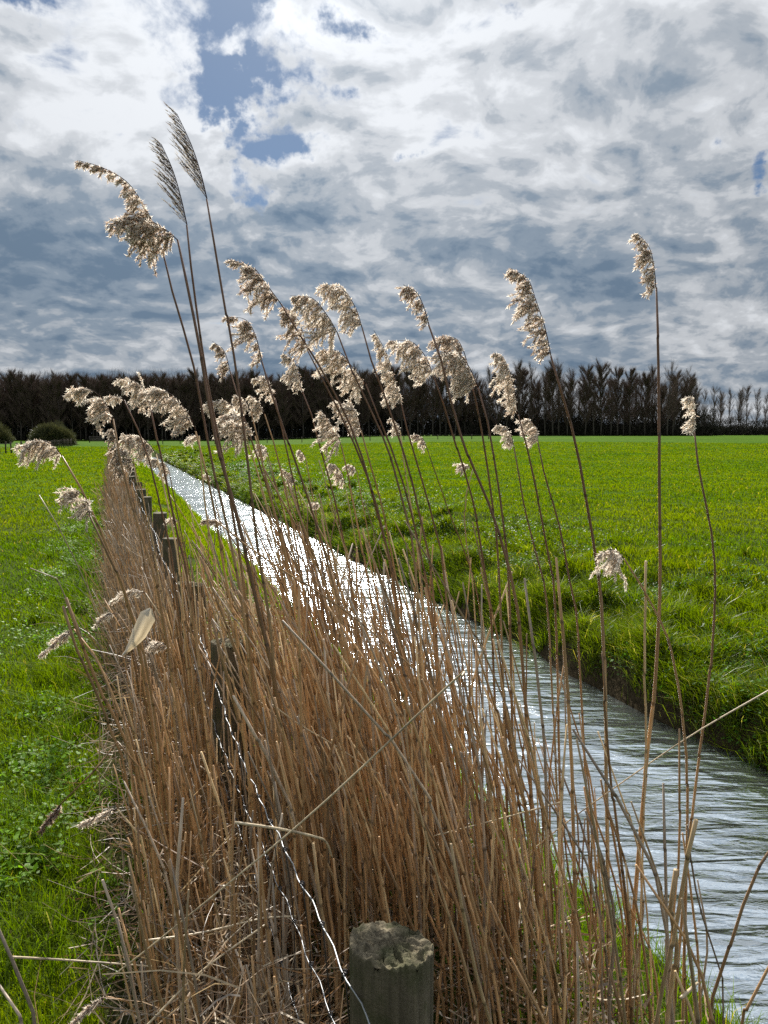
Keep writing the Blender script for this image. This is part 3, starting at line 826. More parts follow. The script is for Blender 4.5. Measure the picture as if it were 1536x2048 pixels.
 ("fluffy white plume at the left edge of the shining water", 3.6, 'white', (-.6, .75), [(340, 945), (332, 928), (316, 918), (300, 918)], [20, 26, 22, 12], [(350, 1000), (368, 1090), (384, 1190)], {'r': .8}),
 ("flat pinkish plume lying across the water's edge", 3.1, 'brown', (-.9, .3), [(452, 1050), (430, 1040), (402, 1042)], [14, 16, 14, 8], [(462, 1090), (482, 1180), (496, 1280)], {'r': .8}),
 ("beige tuft on the grass edge between fence and ditch", 3.4, 'mid', (-.8, .5), [(356, 1042), (342, 1036), (326, 1046)], [14, 18, 10], [(364, 1090), (380, 1180)], {'r': .8}),
 ("blurred brownish plume behind the fence top, far along the reeds", 5.2, 'brown', (-.5, .8), [(246, 948), (240, 900), (226, 858)], [20, 28, 26, 22, 12], [(256, 985), (272, 1030)], {'r': .9}),
 ("second brownish plume beside the fence, lower and nearer the ditch", 4.6, 'brown', (-.5, .8), [(268, 932), (258, 905), (244, 890)], [22, 26, 22, 12], [(278, 980), (296, 1040)], {'r': .9}),
 ("low plume bowed down left over the pasture, pale and pointed", 2.0, 'mid', (-.6, .7), [(148, 1258), (136, 1262), (118, 1280), (92, 1304)], [10, 22, 20, 12, 6], [(162, 1262), (200, 1330), (245, 1440), (280, 1560)], {'r': .7}),
 ("dark seedless plume hanging low over the weeds", 1.9, 'dark', (-.3, .95), [(124, 1606), (110, 1620), (92, 1645), (78, 1672)], [16, 30, 26, 14, 6], [(150, 1585), (190, 1540), (240, 1480), (262, 1500), (290, 1600)], {'r': .7}),
 ("creamy tuft in the straw beside the pale blade", 2.6, 'white', (-.8, .5), [(290, 1186), (268, 1180), (240, 1192), (216, 1208)], [14, 22, 20, 10, 6], [(310, 1200), (330, 1270), (345, 1380)], {'r': .8}),
 ("grey-white frayed tuft over the weeds left of the pale blade", 2.6, 'white', (-.8, .5), [(236, 1228), (218, 1226), (200, 1244)], [12, 20, 14, 8], [(252, 1240), (280, 1310), (300, 1400)], {'r': .7}),
 ("beige tuft caught in the straw right of the pale blade", 2.7, 'mid', (-.7, .5), [(338, 1296), (322, 1284), (300, 1292)], [14, 22, 18, 10], [(350, 1320), (362, 1400)], {'r': .7}),
 ("soft beige plume lying in the straw low on the left", 1.9, 'mid', (-.5, .3), [(236, 1618), (205, 1630), (172, 1648), (144, 1664)], [10, 22, 24, 18, 8], [(258, 1622), (285, 1680), (300, 1760)], {'r': .7}),
 ("brown grey plume lying on the ground at the very bottom left", 1.7, 'brown', (-.6, .4), [(215, 1992), (195, 1998), (170, 2015), (135, 2046)], [8, 22, 26, 22, 12], [(235, 1985), (265, 2010), (280, 2040)], {'r': .7}),
]


def build_reeds():
    for i, (label, D, tone, side, pp, prof, stem, opt) in enumerate(REEDS):
        path = [at(x, y, D) for x, y in pp]
        # give the arch some depth
        for k, p in enumerate(path):
            f = k / (len(path) - 1); p.y += (((i * 37) % 11) / 11 - .5) * .10 * f
        mpp = D / F                                 # metres per pixel
        pr = [w * mpp * 1.12 for w in prof]
        sv = Vector((side[0], random.uniform(-.25, .25), -side[1])).normalized()
        up = [at(x, y, D) for x, y in stem]
        dY = random.uniform(-.06, .10)
        for k, p in enumerate(up): up[k] = at(stem[k][0], stem[k][1], D + dY * (k + 1) / len(up))
        a, b = up[-2], up[-1]
        dz = a.z - b.z; h = b.z - float(gz(b.x, b.y))
        slope = (b.x - a.x) / max(dz, .02)
        x = b.x + max(-.5, min(.5, slope)) * max(h, 0) * .45
        y = b.y + random.uniform(-.03, .08)
        base = Vector((x, y, float(gz(x, y)) - .03))
        if base.z > b.z - .02: base = Vector((b.x + .02, b.y, b.z - .06))
        full = smooth_path([base] + up[::-1] + [path[0]], 26)
        root = empty('reed', (base.x, base.y, base.z), label, 'reed', 'feathery reeds in the clump by the fence')
        rr = opt.get('r', 1.0)
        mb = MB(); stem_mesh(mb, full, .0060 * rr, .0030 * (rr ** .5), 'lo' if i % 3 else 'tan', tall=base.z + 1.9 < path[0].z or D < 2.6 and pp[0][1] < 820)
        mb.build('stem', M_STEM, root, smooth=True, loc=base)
        pm = plume_mesh(path, pr, sv, D, tone, bool(opt.get('wisp')), 1.0, i)
        pm.build('plume', M_FLUFF, root, loc=base)


build_reeds()


def stalk(mb, s, t, h, lean, ysl, r, kind=None, sides=6, fast=False):
    x, y = st_xy(s, t); z = float(gz(x, y)) - .03
    b = Vector((x, y, z)); cur = random.uniform(.3, .9)
    w = random.uniform(-.02, .02)
    pts = [b, b + Vector((lean * h * .2 * cur + w, ysl * h * .3, h * .33)), b + Vector((lean * h * .55 * (cur + .3) / 1.2 - w, ysl * h * .6, h * .68)), b + Vector((lean * h, ysl * h, h))]
    stem_mesh(mb, smooth_path(pts, 9), r, r * random.uniform(.55, .8), kind, False, sides, .09 if not fast else .3)
    return b


def stalk_params(near):
    while True:
        s = random.uniform(1.1, 3.8) if near else random.uniform(1.5, 4.3)
        t = random.gauss(.80, .46)
        if not (.12 < t < 1.72): continue
        x, y = st_xy(s, t)
        if y < 1.45: continue
        if abs(t - .43) < .12 and (abs(s - 1.13) < .14 or abs(s - 3.13) < .12): continue
        # keep the view onto the front post clear
        if y < 1.9 and -.25 < x < .22: continue
        if y < 3.05 and -.30 < (x - .02) / y < -.165 and random.random() < .85: continue
        break
    h = random.betavariate(2.2, 2.4) * 1.2 + .35
    if t < .5: h *= .75 + .5 * t
    lean = random.gauss(-.13, .10) * (1 if t > .5 else .5)
    return s, t, h, lean, random.gauss(0, .09)


def build_stalks():
    # 236 bare stalks of their own
    labels = {
        'l': 'bare brown reed stalk without a plume in the thick clump left of the front post',
        'm': 'bare brown reed stalk without a plume in the thick clump behind the front post',
        'r': 'bare reddish reed stalk without a plume on the open right side before the water'}
    for i in range(232):
        s, t, h, lean, ys = stalk_params(True)
        mb = MB(); r = random.uniform(.0036, .0062)
        b = stalk(mb, s, t, h, lean, ys, r)
        o = mb.build('reed_stalk', M_STEM, None, smooth=True, loc=b)
        px = 768 + b.x / max(b.y, .5) * F
        k = 'l' if px < 640 else ('m' if px < 960 else 'r')
        tag(o, labels[k], 'reed stalk', {'l': 'bare stalks left of the front post', 'm': 'bare stalks behind the front post', 'r': 'bare stalks before the water'}[k])
    mb = MB()
    for i in range(1280):
        s, t, h, lean, ys = stalk_params(False)
        if i > 880:
            s, t = random.uniform(1.25, 4.2), random.uniform(.03, .40); h = random.uniform(.35, .95); lean = random.gauss(-.05, .07)
            if abs(t - .43) < .1 and abs(s - 3.13) < .12: continue
            x, y = st_xy(s, t)
            if y < 1.5: continue
        stalk(mb, s, t, h, lean, ys, random.uniform(.0030, .0054), None, 5, True)
    # thinner ones further along the fence
    for i in range(300):
        s = 4.5 + 16 * random.random() ** 1.7; t = random.gauss(.25, .12)
        if not .05 < t < .6: continue
        x, y = st_xy(s, t)
        stalk(mb, s, t, random.uniform(.4, 1.0), random.gauss(-.13, .12), random.gauss(0, .1), .0016 + .0006 * y ** .7, random.choice(['lo', 'grey', 'grey']), 4, True)
    tag(mb.build('reed_stalks', M_STEM, smooth=True), 'dense mass of further brown reed stalks behind the nearer ones', 'reed stalks', kind='stuff')


build_stalks()

def build_tall_bare():
    """tall thin stalks that have lost their plumes, standing between the feathery ones"""
    for i in range(40):
        while True:
            s = random.uniform(1.9, 3.9); t = random.gauss(1.0, .26)
            x, y = st_xy(s, t)
            if .45 < t < 1.6 and not (-.30 < x / y < -.165 and y < 3): break
        mb = MB(); h = random.uniform(1.25, 1.72)
        b = stalk(mb, s, t, h, random.gauss(-.19, .04), random.gauss(0, .05), random.uniform(.0034, .0044), random.choice(['lo', 'tan', 'lo']))
        tag(mb.build('reed_stalk', M_STEM, None, smooth=True, loc=b), 'tall thin reed stalk without a plume rising among the feathery reeds', 'reed stalk', 'tall bare stalks among the feathery reeds')


build_tall_bare()

# hand placed stalks without plumes
LONE = [
 ("long pale broken stalk lying slantwise across the whole clump", 1.55, [(925, 1352), (900, 1368), (620, 1630), (330, 1870), (215, 1960)], .0025, 'pale'),
 ("short pale stalk lying across the netting wire, bent over at its right end", 1.6, [(470, 1645), (560, 1658), (628, 1673), (652, 1684), (664, 1715)], .0032, 'pale'),
 ("thin light stalk slanting up to the right over the water's dark edge", 2.3, [(1560, 1368), (1400, 1460), (1280, 1540), (1140, 1640), (1040, 1720)], .0024, 'pale'),
 ("thin light stalk crossing the clump almost level, right of the middle", 2.0, [(1120, 1605), (1010, 1635), (868, 1672)], .0024, 'pale'),
 ("pale stalk lying level over the grass in the bottom left corner", 1.8, [(22, 1914), (130, 1920), (320, 1934)], .0030, 'pale'),
 ("pale stalk slanting gently up from the straw to the netting", 1.75, [(285, 1882), (400, 1866), (520, 1838), (592, 1832)], .0028, 'pale'),
 ("pale straight stalk at the bottom pointing up to the right from the straw", 1.6, [(285, 2060), (400, 1945), (532, 1848)], .0028, 'pale'),
 ("grey bent stalk in the bottom left corner, leaning to the left", 1.35, [(72, 2060), (40, 1960), (0, 1862), (-20, 1820)], .0042, 'grey'),
 ("second grey stalk in the bottom left corner, close to the corner", 1.35, [(45, 2060), (12, 1990), (-15, 1950)], .0036, 'grey'),
 ("kinked dark red stalk rising at the right edge over the water", 1.75, [(1425, 2000), (1448, 1930), (1478, 1830), (1508, 1752), (1540, 1696), (1580, 1640)], .0046, 'lo'),
 ("lower dark red stalk at the right edge by the bottom corner", 1.7, [(1486, 2048), (1520, 1970), (1550, 1900), (1580, 1840)], .0042, 'lo'),
 ("slack grey stalk curving down over the water to the right bank grass", 2.1, [(1375, 1650), (1384, 1740), (1398, 1810), (1430, 1910), (1446, 1975)], .0030, 'grey'),
 ("long thin dark stalk slanting down right across the clump from over the water", 2.1, [(430, 1040), (520, 1110), (700, 1230), (880, 1390), (1010, 1560), (1140, 1780)], .0024, 'lo'),
 ("broken-off dark stalk pointing up left over the pasture, the taller of two", 2.0, [(132, 1196), (165, 1290), (205, 1390), (262, 1510), (300, 1640)], .0042, 'lo'),
 ("broken-off dark stalk pointing up left over the pasture, the shorter of two", 1.95, [(126, 1212), (150, 1290), (190, 1380), (225, 1470), (262, 1600)], .0036, 'lo'),
 ("bare thin stalk leaning far left over the pasture with a bent pale end", 2.3, [(60, 1136), (90, 1122), (130, 1190), (172, 1290), (220, 1400)], .0018, 'grey'),
 ("very thin bare stalk rising left of the low claw plume", 2.5, [(78, 990), (115, 1050), (160, 1140), (205, 1250), (240, 1350)], .0018, 'grey'),
 ("cut stalk with a dark flat top, standing right of the nodding white plume", 2.15, [(1292, 1122), (1290, 1200), (1288, 1320), (1294, 1450), (1290, 1600)], .0036, 'tan'),
 ("broad stalk forking from the right edge of the clump to the bottom", 1.75, [(1352, 1740), (1340, 1820), (1352, 1900), (1334, 2060)], .0062, 'tan'),
 ("stout stalk beside the fork at the right edge of the clump", 1.7, [(1392, 1640), (1368, 1745), (1350, 1860), (1310, 2060)], .0056, 'tan'),
 ("thin upright white stalk at the left edge of the straw", 2.2, [(196, 1370), (200, 1440), (198, 1530), (200, 1610)], .0022, 'pale'),
 ("grey slanting stalk in the straw, low on the left", 1.6, [(205, 1760), (240, 1860), (268, 1960), (276, 2050)], .0032, 'grey'),
 ("pale straight stalk slanting down right out of the straw behind the netting", 2.1, [(545, 1410), (600, 1450), (668, 1490), (760, 1550)], .0024, 'pale'),
 ("dry thick stem piece with a pale cut end by the grass at the lower right", 1.75, [(1362, 1996), (1388, 1972), (1396, 1966)], .0045, 'pale'),
]


def build_lone():
    for label, D, pts, r, kind in LONE:
        P = []
        for k, (x, y) in enumerate(pts):
            Dk = D + .12 * (k / (len(pts) - 1) - .5) * (1 if kind == 'pale' else .4)
            p = at(x, y, Dk); g = float(gz(p.x, p.y))
            P.append(p)
        low = min(P, key=lambda q: q.z)
        g = float(gz(low.x, low.y))
        if kind in ('lo', 'tan', 'grey') and low.z > g + .05:       # stands on the soil
            i = P.index(low); d = P[i] - P[i - 1 if i else 1]
            d.z = 0
            foot = Vector((low.x + d.x * .4, low.y, 0)); foot.z = float(gz(foot.x, foot.y)) - .03
            P = P + [foot] if i else [foot] + P
        path = smooth_path(P, 18)
        mb = MB()
        if kind == 'pale':
            c = np.array([.50, .40, .26]) * random.uniform(.85, 1.1)
            n = len(path); cc = np.tile(c, (n, 1)); cc[n // 3] *= .5; cc[2 * n // 3] *= .5
            mb.tube(path, np.linspace(r, r * .75, n), cc, 7)
        else:
            stem_mesh(mb, path, r, r * .8, kind, False, 7)
        tag(mb.build('reed_stalk', M_STEM, None, smooth=True, loc=P[0]), label, 'reed stalk')


build_lone()


# pale dry blade caught on the stems
def build_dry_leaf():
    D = 2.0
    ax = [(302, 1217), (296, 1232), (278, 1268), (262, 1292), (254, 1302), (246, 1310)]
    wd = [3, 17, 15, 8, 4, 2]
    V = []; C = []
    for i, ((x, y), w) in enumerate(zip(ax, wd)):
        nx, ny = .86, .5
        for j in (-1, -.5, 0, .5, 1):
            p = at(x + nx * w * j, y + ny * w * j, D + .012 * abs(j) - .01 * i)
            V.append(tuple(p)); C.append(np.array([.80, .72, .58]) * (1.0 if j in (-1, 0, 1) else .62) * (1 - .25 * ((i + int(j * 2)) % 2)))
    q = [(i * 5 + j, i * 5 + j + 1, i * 5 + j + 6, i * 5 + j + 5) for i in range(len(ax) - 1) for j in range(4)]
    b = at(250, 1306, D)
    mb = MB(); mb.add(V, np.array(C), q)
    tag(mb.build('dry_leaf', M_DRY, None, loc=b), 'broad pale dried blade caught upright on the reed stems above the straw', 'dry leaf')


build_dry_leaf()


# ------------------------------------------------------------------ fence
def mat_post():
    m, w = mat_new('weathered_post')
    out = w.n('ShaderNodeOutputMaterial')
    tc = w.n('ShaderNodeTexCoord').outputs['Object']
    c = w.n('ShaderNodeAttribute', attribute_name='Col').outputs['Color']
    g = w.noise(w.n('ShaderNodeMapping', inp={'Vector': tc, 'Scale': (60, 60, 4)}).outputs[0], 1, 5, .65)
    moss = w.sstep(w.noise(tc, 14, 4, .6), .42, .62)
    k = w.ramp(g, [(.3, .55), (.55, 1.0), (.75, 1.5)])
    c1 = w.mix(1.0, c, k, 'MULTIPLY')
    c1 = w.mix(w.math('MULTIPLY', moss, .55), c1, (.040, .050, .014, 1))
    fine = w.noise(tc, 160, 3, .6)
    b = w.n('ShaderNodeBump', inp={'Strength': .8, 'Distance': .012, 'Height': w.math('ADD', g, w.math('MULTIPLY', fine, .3))})
    pr = w.n('ShaderNodeBsdfPrincipled', inp={'Base Color': c1, 'Roughness': .85, 'Specular IOR Level': .2, 'Normal': b.outputs[0]})
    w.link(pr.outputs[0], out.inputs[0])
    return m


def mat_wire():
    m, w = mat_new('galvanised_wire')
    out = w.n('ShaderNodeOutputMaterial')
    pr = w.n('ShaderNodeBsdfPrincipled', inp={'Base Color': (.30, .31, .32, 1), 'Roughness': .5, 'Metallic': .9})
    w.link(pr.outputs[0], out.inputs[0])
    m2, w = mat_new('rusty_wire')
    out = w.n('ShaderNodeOutputMaterial')
    pr = w.n('ShaderNodeBsdfPrincipled', inp={'Base Color': (.05, .045, .045, 1), 'Roughness': .5, 'Metallic': .6})
    w.link(pr.outputs[0], out.inputs[0])
    return m, m2


M_POST = mat_post(); M_WIRE, M_RUST = mat_wire()


def post_mesh(r, h, detail, slant=(.10, .16), seed=0):
    rs = np.random.default_rng(seed)
    na = 110 if detail else 14
    a = np.arange(na) / na * 2 * np.pi
    prof = 1 + .03 * np.sin(a * 2 + rs.uniform(0, 6)) + .02 * np.sin(a * 5 + rs.uniform(0, 6))
    if detail: prof = prof - .035 * (np.abs(np.sin(a * 6.5 + 1)) > .985) + rs.normal(0, .006, na)
    zs = np.concatenate([[-.35], np.linspace(0, h - .02, 16 if detail else 4), [h - .006]])
    mb = MB(); V = []; C = []
    side = np.array([.12, .10, .068])
    def top(x, y): return -slant[0] * x - slant[1] * y
    for z in zs:
        f = np.clip((z - (h - .1)) / .1, 0, 1)
        x = np.cos(a) * r * prof; y = np.sin(a) * r * prof
        zz = z + top(x, y) * f
        V.append(np.stack([x, y, zz], 1)); C.append(np.tile(side, (na, 1)))
    rings = [1.0, .985, .96, .92, .87, .82, .76, .70, .63, .56, .49, .42, .35, .28, .2, .12, .06] if detail else [1.0, .6, .2]
    for i, q in enumerate(rings):
        x = np.cos(a) * r * prof * q; y = np.sin(a) * r * prof * q
        if detail:
            rough = .010 * (fbm(x * 110 + 40 + y * 60, y * 300 + 9, 3, 3) - .5) * 2 - .010 * (vnoise(a * 3.2 + 7, np.full(na, q * 1.5), 9) > .80) * (q < .97) + .006 * (fbm(a * 4.5 + 20, np.full(na, q * 5.), 6, 2) - .5) * 2
        else: rough = 0
        zz = h + top(x, y) + rough - (.004 if i == 0 else 0)
        V.append(np.stack([x, y, zz + 0 * x], 1))
        cc = np.tile([.15, .125, .082], (na, 1)) * (.15 + 1.5 * fbm(x * 120, y * 260, 13, 2))[:, None]
        C.append(cc)
    V.append(np.array([[0, 0, h]])); C.append(np.array([[.1, .085, .06]]))
    nr = len(zs) + len(rings)
    i = np.arange(nr - 1)[:, None] * na; j = np.arange(na)[None]; k = (j + 1) % na
    q = np.stack([i + j, i + k, i + na + k, i + na + j], -1).reshape(-1, 4)
    o = (nr - 1) * na; t = [(o + m, o + (m + 1) % na, nr * na) for m in range(na)]
    mb.add(np.concatenate(V), np.concatenate(C), q, t)
    return mb


def build_fence():
    posts = [(1.13, .426), (3.13, .443), (4.38, .415)] + [(6.4 + 2.05 * i, .43 + .03 * math.sin(i * 2.1)) for i in range(24)]
    x0, y0 = st_xy(1.13, .426)
    root = empty('wire_netting_fence', (x0, y0, float(gz(x0, y0))), 'old netting fence on round wooden posts running from the front post into the distance', 'fence')
    far = []
    R0 = root.location
    for i, (s, t) in enumerate(posts):
        x, y = st_xy(s, t); g = float(gz(x, y))
        h = [.864, .862, .885][i] - g if i < 3 else random.uniform(.80, .9)
        det = i < 3
        mb = post_mesh(.075 if i < 3 else random.uniform(.065, .08), h, det, (.10, .17) if i == 0 else (random.uniform(.02, .14), random.uniform(-.05, .1)), i)
        o = mb.build('post', M_POST, root, smooth=True)
        o.location = Vector((x, y, g)) - R0
        o.rotation_euler = (0, 0, 0) if i == 0 else (random.uniform(-.04, .04), random.uniform(-.06, .04), random.uniform(0, 6) if i > 2 else .3)
        if i == 0: o['label'] = 'nearest post with a cracked, tilted top of weathered end grain'
        if i == 1: o['label'] = 'second post with a pale sunlit rim, half hidden by reeds'
    # netting: crimped line wires at the field side of the posts, stays every 15 cm
    tw = .43 - .082
    hs = [.80, .62, .43, .27, .12]
    s_end = 30.0
    def wire_pt(s, h):
        x, y = st_xy(s, tw + .012 * math.sin(s * 1.7 + h * 9))
        sag = -.02 * math.sin(max(0, (s - 1.13) / 2.0) * math.pi) ** 2
        return Vector((x, y, float(gz(x, y)) * .3 + h + sag + .008 * math.sin(s * 3.1 + h * 5)))
    for hi, h in enumerate(hs):
        n = int((s_end + .7) / .03); P = []
        for i in range(n):
            s = -.6 + i * .03
            if s > 9 and i % 4: continue
            p = wire_pt(s, h)
            ph = (s / .15) % 1
            cr = .0028 * math.sin(s / .15 * 2 * math.pi) + .002 * math.sin(s / .05)
            p.x += cr * CT; p.y += cr * ST; p.z += .0022 * math.cos(s / .15 * 2 * math.pi)
            P.append(p)
        mb = MB(); mb.tube(P, .0017 if hi == 0 else .0013, (.5, .5, .5), 7)
        o = mb.build('line_wire', M_WIRE, root, smooth=True, loc=R0)
        if hi == 0: o['label'] = 'top wire, thick and glinting white'
    sv = []
    i = 0
    s = -.5
    while s < 8.9 and i < 62:
        top = wire_pt(s, hs[0]); bot = wire_pt(s - .05, hs[-1])
        P = [top + Vector((0, 0, .006))] + [wire_pt(s - .05 * k / 4, hs[k]) + Vector((0, 0, 0)) for k in range(1, 4)] + [bot]
        mb = MB(); mb.tube(smooth_path(P, 13), .0014, (.1, .1, .1), 5)
        for k in range(5):                                # wrapped knots
            c = wire_pt(s - .05 * k / 4, hs[k]); loop = []
            for q in range(15):
                a = q / 14 * 4 * math.pi
                loop.append(c + Vector((math.cos(a) * .0045, (q / 14 - .5) * .014, math.sin(a) * .0045)))
            mb.tube(loop, .0014, (.1, .1, .1), 5)
        mb.build('stay_wire', M_RUST, root, smooth=True, loc=R0)
        s += .15 + random.uniform(-.01, .01); i += 1


build_fence()


# ------------------------------------------------------------------ far fences, gate, bushes
def far_fence(name, label, pts, h, r, sp):
    x0, y0 = pts[0]
    root = empty(name, (x0, y0, float(gz(x0, y0))), label, 'fence'); R0 = root.location.copy()
    L = 0; prev = pts[0]; tops = []
    for (xa, ya), (xb, yb) in zip(pts, pts[1:]):
        d = math.hypot(xb - xa, yb - ya); m = int(d / sp)
        for i in range(m + 1):
            f = i / m; x, y = xa + (xb - xa) * f, ya + (yb - ya) * f; z = float(gz(x, y))
            hh = h * random.uniform(.88, 1.08)
            mb = MB(); lean = random.uniform(-.06, .06)
            mb.tube([(x, y, z - .2), (x + lean * .5, y, z + hh * .5), (x + lean, y, z + hh)], r * random.uniform(.85, 1.15), np.array([.07, .055, .04]) * random.uniform(.7, 1.4), 8)
            mb.build('post', M_BARK, root, loc=R0)
            tops.append(Vector((x, y, z)))
    for hh in (.9, .55, .2):
        mb = MB(); mb.tube([p + Vector((0, 0, hh * h * .95)) for p in tops], .006, (.06, .06, .06), 4)
        mb.build('line_wire', M_BARK, root, loc=R0)


def px_xy(px, Y): return ((px - 768) / F * Y * 1.006, Y)


far_fence('post_fence', 'row of short dark posts crossing the pasture at the left edge', [px_xy(-170, 44), px_xy(60, 72), px_xy(150, 108)], 1.05, .075, 1.9)
far_fence('post_fence', 'thin wire fence on low posts across the meadow in front of the wood', [px_xy(330, 128), px_xy(640, 128), px_xy(975, 128)], .95, .07, 2.7)


def build_gate():
    x, y = px_xy(200, 150); g = float(gz(x, y))
    root = empty('field_gate', (x, y, g), 'small dark field gate at the far end of the pasture track', 'gate'); R0 = root.location.copy()
    c = (.045, .04, .035)
    for dx in (-1.5, 1.5):
        mb = MB(); mb.tube([(x + dx, y, g - .2), (x + dx, y, g + 1.35)], .10, c, 8); mb.build('post', M_BARK, root, loc=R0)
    for k in range(4):
        mb = MB(); zz = g + .3 + .28 * k; mb.tube([(x - 1.45, y, zz), (x + 1.45, y, zz)], .055, c, 6); mb.build('rail', M_BARK, root, loc=R0)
    mb = MB(); mb.tube([(x - 1.45, y + .06, g + .3), (x + 1.45, y + .06, g + 1.14)], .045, c, 6); mb.build('brace', M_BARK, root, loc=R0)


build_gate()


def build_bush(px, Y, w, h, label, seed):
    x, y = px_xy(px, Y); g = float(gz(x, y)); rs = np.random.default_rng(seed)
    root = empty('bush', (x, y, g), label, 'bush'); R0 = root.location.copy()
    mb = MB(); n = 70
    for i in range(n):
        a = rs.uniform(0, 6.28); e = rs.uniform(.2, 1.5)
        d = np.array([math.cos(a) * math.cos(e) * w / 2, math.sin(a) * math.cos(e) * w / 2, math.sin(e) * h]) * rs.uniform(.6, .95)
        p0 = np.array([x, y, g - .1]); mb.tube([p0, p0 + d * .45 + rs.normal(0, .1, 3), p0 + d], [.05, .03, .012], (.07, .055, .04), 4)
    mb.build('branches', M_BARK, root, loc=R0)
    mb = MB(); n = 42000
    a = rs.uniform(0, 6.28, n); e = np.arcsin(rs.uniform(0, 1, n))
    rad = rs.uniform(.35, 1, n) ** .45
    lump = 1 + .34 * (fbm(np.cos(a) * 3 + 9, np.sin(e) * 4 + np.sin(a) * 3, seed, 2) - .5) * 2
    P = np.stack([x + np.cos(a) * np.cos(e) * w / 2 * rad * lump, y + np.sin(a) * np.cos(e) * w / 2 * rad * lump, g + .05 + np.sin(e) * h * rad * lump], 1)
    out = np.stack([np.cos(a) * np.cos(e), np.sin(a) * np.cos(e), np.sin(e) + .3], 1) + rs.normal(0, .35, (n, 3))
    tip = P + out * rs.uniform(.12, .35, (n, 1))
    sd = np.cross(out, rs.normal(0, 1, (n, 3))); sd /= np.linalg.norm(sd, axis=1)[:, None]
    c = np.array([.055, .062, .028]) * rs.uniform(.6, 1.4, (n, 1))
    mb.tris_free(P - sd * .02, P + sd * .02, tip, c, c * 1.3)
    mb.build('crown', M_DRY, root, loc=R0)


build_bush(116, 112, 6.2, 3.1, 'round dense olive bush standing alone on the pasture before the wood', 3)
build_bush(-12, 130, 7.0, 3.4, 'round dark bush cut off by the left edge, before the wood', 4)


# ------------------------------------------------------------------ bare trees
def tree_variant(seed, H, dense):
    rs = np.random.default_rng(seed)
    tr = MB(); cr = MB()
    bark = np.array([.085, .072, .060]); twig = np.array([.12, .085, .068])
    n = 10; zz = np.linspace(0, 1, n)
    wob = np.cumsum(rs.normal(0, .09, (n, 2)), 0)
    P = np.stack([wob[:, 0], wob[:, 1], zz * H * .97], 1)
    tr.tube(P * np.array([1, 1, .9]), .17 * (1 - zz) ** .8 + .02, bark, 6); P = P * np.array([1, 1, .9])
    ends = []
    nl = 50 if dense else 40
    for i in range(nl):
        u = rs.uniform(.16 if dense else .22, .97); k = u * (n - 1); i0 = int(min(k, n - 2)); p = P[i0] + (P[i0 + 1] - P[i0]) * (k - i0)
        a = rs.uniform(0, 6.28); L = (1.12 - u) ** .35 * H * rs.uniform(.12, .27)
        out = rs.uniform(.15, .75) + (.25 if dense else 0)
        d = np.array([math.cos(a) * out, math.sin(a) * out, 1.0]); d /= np.linalg.norm(d)
        q = p + d * L * .5 + np.array([math.cos(a), math.sin(a), 0]) * L * .07; e = p + d * L + rs.normal(0, .15, 3)
        cr.tube([p, q, e], [.055 * (1.2 - u), .035 * (1.2 - u) + .008, .012], twig, 3, cap=False)
        for f in np.linspace(.25, 1, 7): ends.append((p + (e - p) * f, d, L))
    A = []; D_ = []; Ln = []
    for (p, d, L) in ends:
        m = 16 if dense else 9
        for _ in range(m):
            dd = d * .9 + np.array([0, 0, .5]) + rs.normal(0, .38, 3); dd /= np.linalg.norm(dd)
            A.append(p + rs.normal(0, .10, 3)); D_.append(dd); Ln.append(rs.uniform(.6, 1.9))
    A = np.array(A); D_ = np.array(D_); Ln = np.array(Ln)[:, None]; m = len(A)
    sd = np.cross(D_, rs.normal(0, 1, (m, 3))); sd /= np.linalg.norm(sd, axis=1)[:, None]
    c = twig * rs.uniform(.7, 1.3, (m, 1))
    wdt = .028 if dense else .011
    cr.tris_free(A - sd * wdt, A + sd * wdt, A + D_ * Ln, c, c)
    return tr, cr


